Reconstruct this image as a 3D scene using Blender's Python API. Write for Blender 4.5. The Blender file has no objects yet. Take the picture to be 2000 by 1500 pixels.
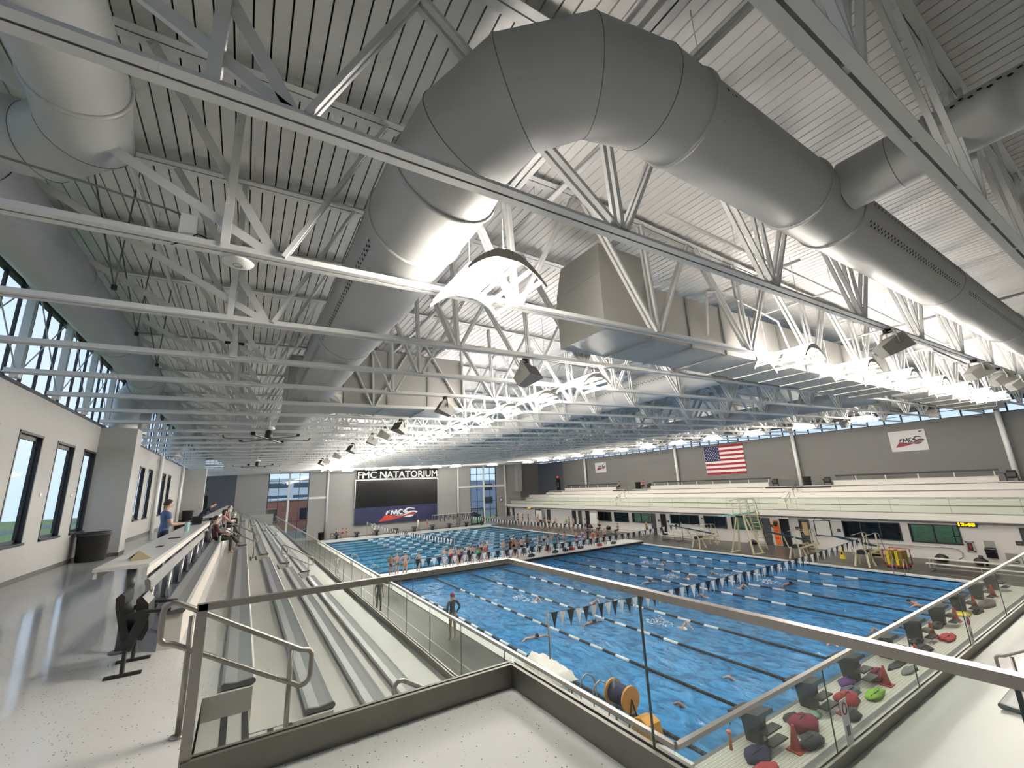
import bpy, bmesh, math, random
from mathutils import Vector, Matrix, Euler
random.seed(7)
sc = bpy.context.scene
C = sc.collection
PI = math.pi

# ------------------------------------------------------------------ camera, world, exposure
cam_d = bpy.data.cameras.new('camera')
cam = bpy.data.objects.new('camera', cam_d); C.objects.link(cam)
RC = Matrix(((0.85070571, -0.08696103, -0.51839906),
             (-0.52383659, -0.22193077, -0.82240012),
             (-0.04353194, 0.97117687, -0.23435114)))
cam.matrix_world = Matrix.Translation((0, 0, 1.75)) @ RC.to_4x4()
cam_d.sensor_fit = 'HORIZONTAL'; cam_d.sensor_width = 36.0
cam_d.lens = 822.657 / 2000 * 36
cam_d.clip_start = 0.05; cam_d.clip_end = 600
sc.camera = cam

world = bpy.data.worlds.new('overcast_sky'); sc.world = world; world.use_nodes = True
wn = world.node_tree.nodes; wl = world.node_tree.links
bgn = wn['Background']
tc = wn.new('ShaderNodeTexCoord'); nz = wn.new('ShaderNodeTexNoise'); nz.inputs['Scale'].default_value = 3.0
nz.inputs['Detail'].default_value = 4.0
cr = wn.new('ShaderNodeValToRGB')
cr.color_ramp.elements[0].position = 0.35; cr.color_ramp.elements[0].color = (0.50, 0.68, 0.93, 1)
cr.color_ramp.elements[1].position = 0.7; cr.color_ramp.elements[1].color = (0.70, 0.83, 1.0, 1)
wl.new(tc.outputs['Generated'], nz.inputs['Vector']); wl.new(nz.outputs['Fac'], cr.inputs['Fac'])
wl.new(cr.outputs['Color'], bgn.inputs['Color']); bgn.inputs['Strength'].default_value = 1.25

sc.view_settings.view_transform = 'Standard'; sc.view_settings.look = 'None'
sc.view_settings.exposure = 0.04; sc.view_settings.gamma = 1.0
sc.view_settings.use_curve_mapping = False
sc.cycles.max_bounces = 5; sc.cycles.diffuse_bounces = 3; sc.cycles.glossy_bounces = 2
sc.cycles.use_adaptive_sampling = True; sc.cycles.adaptive_threshold = 0.12; sc.cycles.adaptive_min_samples = 16
sc.cycles.transparent_max_bounces = 16; sc.cycles.transmission_bounces = 3
sc.cycles.sample_clamp_indirect = 4.0; sc.cycles.caustics_reflective = False; sc.cycles.caustics_refractive = False
sc.cycles.use_light_tree = True
LAMP = 225.0; UPL_ADDED = 235.0     # radiance of the fluorescent tubes, then of the added uplights

# ------------------------------------------------------------------ materials
MATS = {}
def mat(name, col, rough=0.5, metal=0.0, var=0.06, vscale=3.0, bump=0.0, bscale=40.0, spec=0.5, emit=0.0, coord='Object'):
    if name in MATS: return MATS[name]
    m = bpy.data.materials.new(name); m.use_nodes = True
    n = m.node_tree.nodes; l = m.node_tree.links
    p = n['Principled BSDF']
    p.inputs['Roughness'].default_value = rough; p.inputs['Metallic'].default_value = metal
    p.inputs['Specular IOR Level'].default_value = spec
    c = (col[0], col[1], col[2], 1)
    if emit > 0:
        p.inputs['Emission Color'].default_value = c; p.inputs['Emission Strength'].default_value = emit
    if var > 0:
        t = n.new('ShaderNodeTexCoord'); z = n.new('ShaderNodeTexNoise')
        z.inputs['Scale'].default_value = vscale; z.inputs['Detail'].default_value = 3
        mx = n.new('ShaderNodeMix'); mx.data_type = 'RGBA'
        mx.inputs[6].default_value = tuple(min(1, v*(1+var)) for v in col[:3]) + (1,)
        mx.inputs[7].default_value = tuple(v*(1-var) for v in col[:3]) + (1,)
        l.new(t.outputs[coord], z.inputs['Vector']); l.new(z.outputs['Fac'], mx.inputs[0])
        l.new(mx.outputs[2], p.inputs['Base Color'])
        if bump > 0:
            z2 = n.new('ShaderNodeTexNoise'); z2.inputs['Scale'].default_value = bscale
            b = n.new('ShaderNodeBump'); b.inputs['Strength'].default_value = bump; b.inputs['Distance'].default_value = 0.02
            l.new(t.outputs[coord], z2.inputs['Vector']); l.new(z2.outputs['Fac'], b.inputs['Height'])
            l.new(b.outputs['Normal'], p.inputs['Normal'])
    else:
        p.inputs['Base Color'].default_value = c
    MATS[name] = m
    return m

def terrazzo(name, base, fleck, rough, scale=26.0):
    m = bpy.data.materials.new(name); m.use_nodes = True; MATS[name] = m
    n = m.node_tree.nodes; l = m.node_tree.links; p = n['Principled BSDF']
    t = n.new('ShaderNodeTexCoord')
    v = n.new('ShaderNodeTexVoronoi'); v.inputs['Scale'].default_value = scale; v.inputs['Randomness'].default_value = 1.0
    l.new(t.outputs['Object'], v.inputs['Vector'])
    lt = n.new('ShaderNodeMath'); lt.operation = 'LESS_THAN'; lt.inputs[1].default_value = 0.16
    l.new(v.outputs['Distance'], lt.inputs[0])
    sp = n.new('ShaderNodeSeparateColor'); l.new(v.outputs['Color'], sp.inputs[0])
    gt = n.new('ShaderNodeMath'); gt.operation = 'GREATER_THAN'; gt.inputs[1].default_value = 0.55
    l.new(sp.outputs[0], gt.inputs[0])
    mu = n.new('ShaderNodeMath'); mu.operation = 'MULTIPLY'; l.new(lt.outputs[0], mu.inputs[0]); l.new(gt.outputs[0], mu.inputs[1])
    z = n.new('ShaderNodeTexNoise'); z.inputs['Scale'].default_value = 1.2; l.new(t.outputs['Object'], z.inputs['Vector'])
    m0 = n.new('ShaderNodeMix'); m0.data_type = 'RGBA'
    m0.inputs[6].default_value = base + (1,); m0.inputs[7].default_value = tuple(x*0.92 for x in base) + (1,)
    l.new(z.outputs['Fac'], m0.inputs[0])
    mx = n.new('ShaderNodeMix'); mx.data_type = 'RGBA'; l.new(mu.outputs[0], mx.inputs[0]); l.new(m0.outputs[2], mx.inputs[6])
    mx.inputs[7].default_value = fleck + (1,); l.new(mx.outputs[2], p.inputs['Base Color'])
    p.inputs['Roughness'].default_value = rough; p.inputs['Specular IOR Level'].default_value = 0.55
    return m

def glass_mat(name, tint, refl_ior=1.45, veil=0.0, veilcol=(0.6, 0.62, 0.6)):
    m = bpy.data.materials.new(name); m.use_nodes = True; MATS[name] = m
    n = m.node_tree.nodes; l = m.node_tree.links; n.remove(n['Principled BSDF'])
    out = n['Material Output']
    tr = n.new('ShaderNodeBsdfTransparent'); tr.inputs['Color'].default_value = tint + (1,)
    gl = n.new('ShaderNodeBsdfGlossy'); gl.inputs['Roughness'].default_value = 0.02; gl.inputs['Color'].default_value = (0.95, 0.98, 0.96, 1)
    lw = n.new('ShaderNodeLayerWeight'); lw.inputs['Blend'].default_value = 0.5
    pw = n.new('ShaderNodeMath'); pw.operation = 'POWER'; l.new(lw.outputs['Facing'], pw.inputs[0]); pw.inputs[1].default_value = 5.0
    fr = n.new('ShaderNodeMath'); fr.operation = 'MULTIPLY_ADD'; l.new(pw.outputs[0], fr.inputs[0]); fr.inputs[1].default_value = 0.16; fr.inputs[2].default_value = (refl_ior-1)*0.06
    a = tr.outputs[0]
    if veil > 0:
        df = n.new('ShaderNodeBsdfDiffuse'); df.inputs['Color'].default_value = veilcol + (1,)
        m1 = n.new('ShaderNodeMixShader'); m1.inputs[0].default_value = veil
        l.new(tr.outputs[0], m1.inputs[1]); l.new(df.outputs[0], m1.inputs[2]); a = m1.outputs[0]
    ms = n.new('ShaderNodeMixShader'); l.new(fr.outputs[0], ms.inputs[0]); l.new(a, ms.inputs[1]); l.new(gl.outputs[0], ms.inputs[2])
    l.new(ms.outputs[0], out.inputs['Surface'])
    return m

def water_mat(name, body, opac, bumps, scale, foam=0.0):
    m = bpy.data.materials.new(name); m.use_nodes = True; MATS[name] = m
    n = m.node_tree.nodes; l = m.node_tree.links; n.remove(n['Principled BSDF']); out = n['Material Output']
    t = n.new('ShaderNodeTexCoord')
    mp = n.new('ShaderNodeMapping'); mp.inputs['Scale'].default_value = (1.0, 0.55, 1.0); l.new(t.outputs['Object'], mp.inputs['Vector'])
    z1 = n.new('ShaderNodeTexNoise'); z1.inputs['Scale'].default_value = scale; z1.inputs['Detail'].default_value = 5; z1.inputs['Distortion'].default_value = 1.2
    l.new(mp.outputs[0], z1.inputs['Vector'])
    z2 = n.new('ShaderNodeTexNoise'); z2.inputs['Scale'].default_value = scale*0.22; z2.inputs['Detail'].default_value = 2
    l.new(mp.outputs[0], z2.inputs['Vector'])
    ad = n.new('ShaderNodeMath'); ad.operation = 'ADD'; l.new(z1.outputs['Fac'], ad.inputs[0]); l.new(z2.outputs['Fac'], ad.inputs[1])
    bp = n.new('ShaderNodeBump'); bp.inputs['Strength'].default_value = bumps; bp.inputs['Distance'].default_value = 0.12
    l.new(ad.outputs[0], bp.inputs['Height'])
    ramp = n.new('ShaderNodeValToRGB')
    ramp.color_ramp.elements[0].position = 0.36; ramp.color_ramp.elements[0].color = tuple(x*0.62 for x in body) + (1,)
    ramp.color_ramp.elements[1].position = 0.66; ramp.color_ramp.elements[1].color = tuple(min(1, x*1.35+0.01) for x in body) + (1,)
    l.new(z1.outputs['Fac'], ramp.inputs['Fac'])
    df = n.new('ShaderNodeBsdfDiffuse'); l.new(ramp.outputs[0], df.inputs['Color']); l.new(bp.outputs[0], df.inputs['Normal'])
    tr = n.new('ShaderNodeBsdfTransparent'); tr.inputs['Color'].default_value = (0.62, 0.86, 0.98, 1)
    mx = n.new('ShaderNodeMixShader'); mx.inputs[0].default_value = opac
    l.new(tr.outputs[0], mx.inputs[1]); l.new(df.outputs[0], mx.inputs[2])
    gl = n.new('ShaderNodeBsdfGlossy'); gl.inputs['Roughness'].default_value = 0.04; l.new(bp.outputs[0], gl.inputs['Normal'])
    fr = n.new('ShaderNodeFresnel'); fr.inputs['IOR'].default_value = 1.24; l.new(bp.outputs[0], fr.inputs['Normal'])
    fm = n.new('ShaderNodeMath'); fm.operation = 'MULTIPLY'; fm.inputs[1].default_value = 0.7; l.new(fr.outputs[0], fm.inputs[0])
    ms = n.new('ShaderNodeMixShader'); l.new(fm.outputs[0], ms.inputs[0]); l.new(mx.outputs[0], ms.inputs[1]); l.new(gl.outputs[0], ms.inputs[2])
    l.new(ms.outputs[0], out.inputs['Surface'])
    return m

def tile_mat(name, base, line, size, rough, mortar=0.06, var=0.05):
    m = bpy.data.materials.new(name); m.use_nodes = True; MATS[name] = m
    n = m.node_tree.nodes; l = m.node_tree.links; p = n['Principled BSDF']
    t = n.new('ShaderNodeTexCoord'); b = n.new('ShaderNodeTexBrick')
    b.offset = 0.0; b.inputs['Scale'].default_value = 1.0/size; b.inputs['Mortar Size'].default_value = mortar
    b.inputs['Brick Width'].default_value = 1.0; b.inputs['Row Height'].default_value = 1.0
    b.inputs['Color1'].default_value = tuple(x*(1+var) for x in base) + (1,)
    b.inputs['Color2'].default_value = tuple(x*(1-var) for x in base) + (1,)
    b.inputs['Mortar'].default_value = line + (1,)
    l.new(t.outputs['Object'], b.inputs['Vector']); l.new(b.outputs['Color'], p.inputs['Base Color'])
    p.inputs['Roughness'].default_value = rough
    return m

WHITE = mat('painted_white_steel', (0.78, 0.785, 0.78), 0.45, var=0.04)
WALLW = mat('off_white_wall_paint', (0.42, 0.42, 0.415), 0.75, var=0.05, vscale=6, bump=0.15, bscale=60)
WALLG = mat('light_grey_wall_paint', (0.34, 0.335, 0.325), 0.8, var=0.03)
WALLR = mat('grey_panel_wall', (0.172, 0.17, 0.166), 0.8, var=0.04)
WALLD = mat('slate_wall_paint', (0.085, 0.10, 0.13), 0.75)
DECKM = mat('white_acoustic_roof_deck', (0.84, 0.83, 0.815), 0.6, var=0.05, vscale=1.5)
DARKGAP = mat('shadow_black', (0.02, 0.02, 0.022), 0.9, var=0)
DUCTM = mat('painted_spiral_duct', (0.52, 0.525, 0.525), 0.5, metal=0.1, var=0.03, vscale=0.8)
RECTD = mat('galvanised_duct_sheet', (0.55, 0.54, 0.51), 0.42, metal=0.35, var=0.06, vscale=1.2)
BRONZE = mat('black_bronze_frame', (0.018, 0.021, 0.028), 0.4, var=0.05)
STAIN = mat('brushed_stainless', (0.42, 0.39, 0.36), 0.34, metal=0.85, var=0.08, vscale=30)
STAIND = mat('dull_stainless_shoe', (0.24, 0.225, 0.20), 0.42, metal=0.6, var=0.12, vscale=8)
CONC = mat('sealed_concrete_tread', (0.47, 0.465, 0.445), 0.42, var=0.06, vscale=2.5, bump=0.05)
CONCW = mat('painted_white_riser', (0.68, 0.65, 0.60), 0.5, var=0.03)
BENCH = mat('grey_moulded_bench', (0.27, 0.28, 0.29), 0.42, var=0.06, vscale=4)
BENCHW = mat('pale_bench_plank', (0.66, 0.645, 0.60), 0.5, var=0.03)
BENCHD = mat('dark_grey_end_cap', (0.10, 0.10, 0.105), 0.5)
BLACK = mat('black_plastic', (0.014, 0.014, 0.015), 0.45, var=0.1)
BLACKM = mat('matte_black', (0.008, 0.008, 0.009), 0.8, var=0)
ALU = mat('anodised_aluminium', (0.50, 0.50, 0.50), 0.35, metal=0.8, var=0.05)
POSTG = mat('grey_painted_post', (0.15, 0.16, 0.165), 0.5, var=0.05)
COUNT = mat('white_solid_counter', (0.70, 0.69, 0.67), 0.25, var=0.04)
TERR = terrazzo('white_terrazzo', (0.68, 0.68, 0.675), (0.10, 0.10, 0.11), 0.10, 30.0)
DECKT = tile_mat('dark_deck_tile', (0.075, 0.072, 0.064), (0.055, 0.053, 0.05), 0.3, 0.36, 0.03, 0.10)
NEART = tile_mat('pale_nonslip_tile', (0.60, 0.595, 0.53), (0.36, 0.35, 0.31), 0.075, 0.6, 0.10)
DARKT = tile_mat('grey_mosaic_border', (0.15, 0.155, 0.155), (0.10, 0.10, 0.10), 0.06, 0.6, 0.08, 0.15)
GUTTER = mat('white_gutter_coping', (0.68, 0.68, 0.66), 0.4, var=0.05)
POOLB = mat('pool_blue_plaster', (0.16, 0.52, 0.82), 0.6, var=0.08, vscale=0.8)
POOLT = mat('pool_wall_tile', (0.10, 0.22, 0.40), 0.4)
LINEB = mat('black_pool_line', (0.012, 0.014, 0.02), 0.5, var=0)
WATERN = water_mat('choppy_pool_water', (0.05, 0.24, 0.52), 0.80, 0.60, 2.6)
WATERF = water_mat('calm_pool_water', (0.065, 0.32, 0.55), 0.60, 0.22, 2.2)
GUARDG = glass_mat('clear_guard_glass', (0.90, 0.94, 0.92), 1.45, 0.07, (0.62, 0.64, 0.58))  # the veil paints a hazy reflection into the glass
WING = glass_mat('window_glass', (0.93, 0.96, 0.97), 1.45)
DARKG = glass_mat('office_window_glass', (0.55, 0.60, 0.62), 1.5)
FROST = glass_mat('clerestory_glass', (0.94, 0.97, 1.0), 1.4, 0.05, (0.8, 0.85, 0.9))
FWHITE = mat('white_float', (0.78, 0.78, 0.76), 0.5, var=0.04)
FBLACK = mat('black_float', (0.018, 0.018, 0.02), 0.55, var=0.1)
PENW = mat('white_pennant_vinyl', (0.72, 0.72, 0.72), 0.5, var=0.03)
PENB = mat('black_pennant_vinyl', (0.012, 0.012, 0.016), 0.45, var=0.05)
CREAM = mat('cream_powder_coat', (0.66, 0.60, 0.40), 0.5, var=0.05)
TEAL = mat('teal_diving_board', (0.17, 0.42, 0.40), 0.6, var=0.06)
TEALD = mat('dark_teal_diving_board', (0.03, 0.12, 0.16), 0.6, var=0.08)
ORANGE = mat('orange_plastic', (0.78, 0.16, 0.02), 0.45)
YELLOW = mat('yellow_vinyl', (0.72, 0.55, 0.02), 0.5)
MUSTARD = mat('mustard_yellow_plastic', (0.62, 0.32, 0.07), 0.5, var=0.1)
REDM = mat('red_fabric', (0.36, 0.03, 0.045), 0.8, var=0.2, vscale=9)
REDP = mat('faded_red_cone_plastic', (0.42, 0.06, 0.04), 0.55, var=0.1)
MAROON = mat('maroon_mesh_bag', (0.20, 0.02, 0.05), 0.85, var=0.3, vscale=20)
NAVY = mat('navy_cloth', (0.022, 0.025, 0.075), 0.8, var=0.15)
GREENM = mat('lime_green_bag', (0.22, 0.45, 0.03), 0.7, var=0.15)
PURPLE = mat('purple_cloth', (0.10, 0.03, 0.16), 0.8, var=0.2)
GREYB = mat('charcoal_bag_fabric', (0.035, 0.037, 0.04), 0.8, var=0.25, vscale=14)
SPKG = mat('grey_speaker_shell', (0.26, 0.255, 0.24), 0.55, var=0.05)
SPKD = mat('dark_speaker_grille', (0.045, 0.044, 0.042), 0.7, var=0.1, vscale=60)
REFL = mat('lamp_reflector_white', (0.85, 0.84, 0.80), 0.3, var=0.02)
LAMPP = mat('lamp_end_plate', (0.32, 0.30, 0.27), 0.5)
UPADDED = mat('added_uplight_glow', (1.0, 0.92, 0.84), 0.4, var=0, emit=UPL_ADDED)
TUBE = mat('fluorescent_tube', (1.0, 0.93, 0.82), 0.4, var=0, emit=LAMP)
LED = mat('amber_led_digits', (1.0, 0.30, 0.0), 0.5, var=0, emit=5.0)
SKIN = [mat('skin_%s' % k, c, 0.55, var=0.06, vscale=8) for k, c in
        (('pale', (0.52, 0.33, 0.255)), ('tan', (0.36, 0.20, 0.135)), ('brown', (0.16, 0.075, 0.045)))]
HAIR = [mat('hair_%s' % k, c, 0.6, var=0.2, vscale=30) for k, c in
        (('black', (0.012, 0.010, 0.010)), ('brown', (0.055, 0.03, 0.018)), ('blond', (0.28, 0.18, 0.08)), ('white_cap', (0.7, 0.7, 0.7)), ('red_cap', (0.15, 0.015, 0.03)))]
def cloth(name, col): return mat('cloth_' + name, col, 0.8, var=0.12, vscale=12)
CLO = {k: cloth(k, c) for k, c in dict(orange=(0.62, 0.20, 0.03), purpleblue=(0.07, 0.03, 0.28), lightblue=(0.25, 0.42, 0.55), red=(0.45, 0.02, 0.04),
       black=(0.012, 0.012, 0.014), green=(0.06, 0.42, 0.06), coral=(0.55, 0.10, 0.05), blue=(0.03, 0.06, 0.32), brown=(0.10, 0.05, 0.02), teal=(0.03, 0.22, 0.24),
       navy=(0.015, 0.02, 0.05), white=(0.70, 0.70, 0.70), grey=(0.20, 0.20, 0.21), slate=(0.035, 0.045, 0.055), denim=(0.10, 0.17, 0.34), maroon=(0.15, 0.055, 0.055),
       pink=(0.55, 0.33, 0.34), tan=(0.35, 0.22, 0.12), purple=(0.12, 0.04, 0.20), khaki=(0.25, 0.21, 0.15), darkpants=(0.02, 0.017, 0.016), stripe=(0.40, 0.42, 0.45)).items()}

# ------------------------------------------------------------------ mesh builder
class MB:
    def __init__(s): s.v = []; s.f = []; s.m = []; s.smooth = []
    def add(s, vs, fs, mi=0, sm=False):
        o = len(s.v); s.v += [tuple(v) for v in vs]
        for f in fs: s.f.append(tuple(i+o for i in f)); s.m.append(mi); s.smooth.append(sm)
        return s
    def box(s, x0, x1, y0, y1, z0, z1, mi=0):
        return s.add([(x0,y0,z0),(x1,y0,z0),(x1,y1,z0),(x0,y1,z0),(x0,y0,z1),(x1,y0,z1),(x1,y1,z1),(x0,y1,z1)],
                     [(0,3,2,1),(4,5,6,7),(0,1,5,4),(1,2,6,5),(2,3,7,6),(3,0,4,7)], mi)
    def bar(s, p, q, w, h, up=(0,0,1), mi=0, off=(0,0)):
        p = Vector(p); q = Vector(q); d = (q-p)
        if d.length < 1e-6: return s
        d.normalize(); u = Vector(up)
        if abs(d.dot(u)) > 0.98: u = Vector((0,1,0))
        a = d.cross(u).normalized(); b = a.cross(d).normalized()
        p = p + a*off[0] + b*off[1]; q = q + a*off[0] + b*off[1]
        vs = [e + a*(sx*w/2) + b*(sy*h/2) for e in (p, q) for sx, sy in ((-1,-1),(1,-1),(1,1),(-1,1))]
        return s.add(vs, [(0,1,2,3),(4,7,6,5),(0,4,5,1),(1,5,6,2),(2,6,7,3),(3,7,4,0)], mi)
    def tube(s, pts, r, seg=8, caps=True, mi=0, closed=False, smooth=True):
        pts = [Vector(p) for p in pts]; n = len(pts)
        rr = r if isinstance(r, (list, tuple)) else [r]*n
        dirs = []
        for i in range(n):
            if closed: d = (pts[(i+1) % n]-pts[i-1])
            elif i == 0: d = pts[1]-pts[0]
            elif i == n-1: d = pts[-1]-pts[-2]
            else:
                d = (pts[i]-pts[i-1]).normalized()+(pts[i+1]-pts[i]).normalized()
            dirs.append(d.normalized())
        a = dirs[0].orthogonal().normalized(); vs = []
        for i in range(n):
            d = dirs[i]; a = (a - d*a.dot(d))
            a = a.normalized() if a.length > 1e-6 else d.orthogonal().normalized()
            b = d.cross(a)
            k = 1.0
            if not closed and 0 < i < n-1:
                k = 1.0/max(0.5, dirs[i].dot((pts[i+1]-pts[i]).normalized()))
                side = (pts[i+1]-pts[i]).normalized()-(pts[i]-pts[i-1]).normalized()
            for j in range(seg):
                t = 2*PI*j/seg
                o = a*math.cos(t)+b*math.sin(t)
                o = o*rr[i]
                if k > 1.001 and side.length > 1e-6:
                    sd = side.normalized(); sd = (sd - d*sd.dot(d))
                    if sd.length > 1e-6:
                        sd.normalize(); o = o + sd*(o.dot(sd))*(k-1)
                vs.append(pts[i]+o)
        fs = []
        m = n if closed else n-1
        for i in range(m):
            for j in range(seg):
                i2 = (i+1) % n; j2 = (j+1) % seg
                fs.append((i*seg+j, i*seg+j2, i2*seg+j2, i2*seg+j))
        s.add(vs, fs, mi, smooth)
        if caps and not closed:
            o = len(s.v)-n*seg
            s.f.append(tuple(o+j for j in range(seg))[::-1]); s.m.append(mi); s.smooth.append(False)
            s.f.append(tuple(o+(n-1)*seg+j for j in range(seg))); s.m.append(mi); s.smooth.append(False)
        return s
    def cyl(s, p, q, r, seg=12, r2=None, mi=0):
        return s.tube([p, q], [r, r if r2 is None else r2], seg, True, mi)
    def lathe(s, prof, center=(0,0,0), seg=16, mi=0):
        cx, cy, cz = center; vs = []; fs = []
        for r, z in prof:
            for j in range(seg):
                t = 2*PI*j/seg; vs.append((cx+r*math.cos(t), cy+r*math.sin(t), cz+z))
        for i in range(len(prof)-1):
            for j in range(seg):
                j2 = (j+1) % seg; fs.append((i*seg+j, i*seg+j2, (i+1)*seg+j2, (i+1)*seg+j))
        s.add(vs, fs, mi, True)
        o = len(s.v)-len(prof)*seg
        if prof[0][0] > 1e-4: s.f.append(tuple(o+j for j in range(seg))[::-1]); s.m.append(mi); s.smooth.append(False)
        if prof[-1][0] > 1e-4: s.f.append(tuple(o+(len(prof)-1)*seg+j for j in range(seg))); s.m.append(mi); s.smooth.append(False)
        return s
    def prism(s, poly, axis, a, b, mi=0, smooth=False):
        """poly: 2-D points; axis 'x' -> poly is (y,z); 'y' -> (x,z); 'z' -> (x,y)"""
        def P(u, w, t): return {'x': (t,u,w), 'y': (u,t,w), 'z': (u,w,t)}[axis]
        n = len(poly)
        vs = [P(u,w,a) for u,w in poly]+[P(u,w,b) for u,w in poly]
        fs = [(i,(i+1)%n,n+(i+1)%n,n+i) for i in range(n)]
        s.add(vs, fs, mi, smooth)
        o = len(s.v)-2*n
        s.f.append(tuple(o+i for i in range(n))[::-1]); s.m.append(mi); s.smooth.append(False)
        s.f.append(tuple(o+n+i for i in range(n))); s.m.append(mi); s.smooth.append(False)
        return s
    def blob(s, center, r, seed=0, seg=10, rings=6, rough=0.25, mi=0, flat=True):
        rnd = random.Random(seed); cx, cy, cz = center; rx, ry, rz = r; vs = []; fs = []
        for i in range(rings+1):
            ph = PI*i/rings
            for j in range(seg):
                th = 2*PI*j/seg; k = 1+rnd.uniform(-rough, rough)
                z = math.cos(ph)*rz*(1 if i else 1)
                if flat: z = max(z, -rz*0.55)
                vs.append((cx+rx*math.sin(ph)*math.cos(th)*k, cy+ry*math.sin(ph)*math.sin(th)*k, cz+z*(1+rnd.uniform(-rough, rough)*0.4)))
        for i in range(rings):
            for j in range(seg):
                fs.append((i*seg+j, (i+1)*seg+j, (i+1)*seg+(j+1)%seg, i*seg+(j+1)%seg))
        return s.add(vs, fs, mi, True)
    def mesh(s, name, mats):
        me = bpy.data.meshes.new(name); me.from_pydata(s.v, [], s.f)
        if not isinstance(mats, (list, tuple)): mats = [mats]
        for m in mats: me.materials.append(m)
        me.polygons.foreach_set('material_index', s.m); me.polygons.foreach_set('use_smooth', s.smooth)
        bm = bmesh.new(); bm.from_mesh(me); bmesh.ops.recalc_face_normals(bm, faces=bm.faces); bm.to_mesh(me); bm.free()
        me.update(); return me
    def build(s, name, mats, parent=None, loc=None):
        return obj(name, s.mesh(name, mats), parent, loc)

LOCS = {}
def obj(name, me, parent=None, loc=None, local=False):
    o = bpy.data.objects.new(name, me); C.objects.link(o)
    if parent is not None:
        o.parent = parent
        if not local:
            o.matrix_parent_inverse = LOCS.get(parent.name, Matrix.Identity(4)).inverted()
            LOCS[o.name] = Matrix.Identity(4) if loc is None else Matrix.Translation(loc)
    if loc is not None: o.location = loc
    return o
def tag(o, label=None, cat=None, group=None, kind=None):
    if label: o['label'] = label
    if cat: o['category'] = cat
    if group: o['group'] = group
    if kind: o['kind'] = kind
    return o
def thing(name, label, cat, loc=(0,0,0), rz=0.0, group=None, kind=None):
    o = bpy.data.objects.new(name, None); C.objects.link(o); o.empty_display_size = 0.1
    o.location = loc; o.rotation_euler = (0,0,rz)
    LOCS[o.name] = Matrix.Translation(loc) @ Matrix.Rotation(rz, 4, 'Z')
    tag(o, label, cat, group, kind); return o
def dup(root, loc=None, rz=None, label=None, group=None, parent=None, scale=None):
    r = root.copy(); C.objects.link(r)
    if parent is not None: r.parent = parent
    if loc is not None: r.location = loc
    if rz is not None: r.rotation_euler = (0,0,rz)
    if scale is not None: r.scale = scale
    if label: r['label'] = label
    if group: r['group'] = group
    for ch in list(root.children): dup(ch, parent=r)
    return r
def struct(name, mb, mats, label=None):
    o = mb.build(name, mats); o['kind'] = 'structure'
    if label: o['label'] = label
    return o
# ================================================================== SETTING
DK = -4.25; WT = -4.35; XL = -4.5; XR = 46.5; YB = -8.0; YF = 66.0
TY = [0.76+2.38*i for i in range(-3, 28)]          # truss lines
def bot(x): return 4.5+0.02*(x+4.5)                # truss bottom chord
def top(x): return 7.02+0.036*(x+4.5) if x < 5 else 7.362-0.0225*(x-5)   # top chord soffit
def cells(u0, u1, w0, w1, openings):
    us = sorted({u0, u1} | {min(max(o[i], u0), u1) for o in openings for i in (0, 1)})
    for a, b in zip(us, us[1:]):
        if b-a < 1e-5: continue
        mid = (a+b)/2; cuts = sorted([(o[2], o[3]) for o in openings if o[0] <= mid <= o[1]])
        z = w0
        for c0, c1 in cuts:
            if c0 > z: yield a, b, z, c0
            z = max(z, c1)
        if z < w1: yield a, b, z, w1
def wall_x(mb, x0, x1, u0, u1, w0, w1, op=(), mi=0):
    for a, b, c, d in cells(u0, u1, w0, w1, list(op)): mb.box(x0, x1, a, b, c, d, mi)
def wall_y(mb, y0, y1, u0, u1, w0, w1, op=(), mi=0):
    for a, b, c, d in cells(u0, u1, w0, w1, list(op)): mb.box(a, b, y0, y1, c, d, mi)

# ---- concourse floor and stand treads -------------------------------------------------
STAND_END = 60.0
AISLES = [(3.74, 5.25), (18.2, 19.45), (37.6, 38.95)]
SECTIONS = [(5.25, 18.2), (19.45, 37.6), (38.95, STAND_END)]
mb = MB()
mb.box(XL, -0.16, YB, YF, -0.30, 0.0)
mb.box(-0.16, 2.23, YB, 3.74, -1.9, 0.0)
mb.box(-0.16, 0.22, 5.25, 7.1, -0.3, 0.0)
struct('floor', mb, TERR, 'glossy white terrazzo concourse floor with dark flecks')
tread = MB()
RX = [0.22, 0.96, 1.70, 2.44]                      # riser faces
for (a, b) in SECTIONS:
    tread.box(-0.16, RX[0], max(a, 7.1), b, -0.30, 0.0)
    for k in range(1, 4): tread.box(RX[k-1], RX[k], a, b, -0.4*k-0.25, -0.4*k)
for (a, b) in AISLES:
    for k in range(0, 4):
        x0 = -0.16 if k == 0 else RX[k-1]
        tread.box(x0, RX[k]-0.38, a, b, -0.4*k-0.45, -0.4*k)
        tread.box(RX[k]-0.38, RX[k], a, b, -0.4*k-0.45, -0.4*k-0.2)
tread.box(RX[3], 3.5, 2.0, STAND_END, -1.85, -1.6)
# near stand that wraps round the corner, stepping down towards +Y
NY = [-0.22, 0.52, 1.26, 2.0]
for k in range(4):
    tread.box(2.23, 40.0, (NY[k-1] if k else YB), NY[k], -0.4*k-0.25, -0.4*k)
tread.box(3.5, 40.0, 2.0, 3.02, -1.85, -1.6)
ts = struct('floor', tread, CONC, 'pale concrete stepped treads of the spectator stand')
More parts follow.
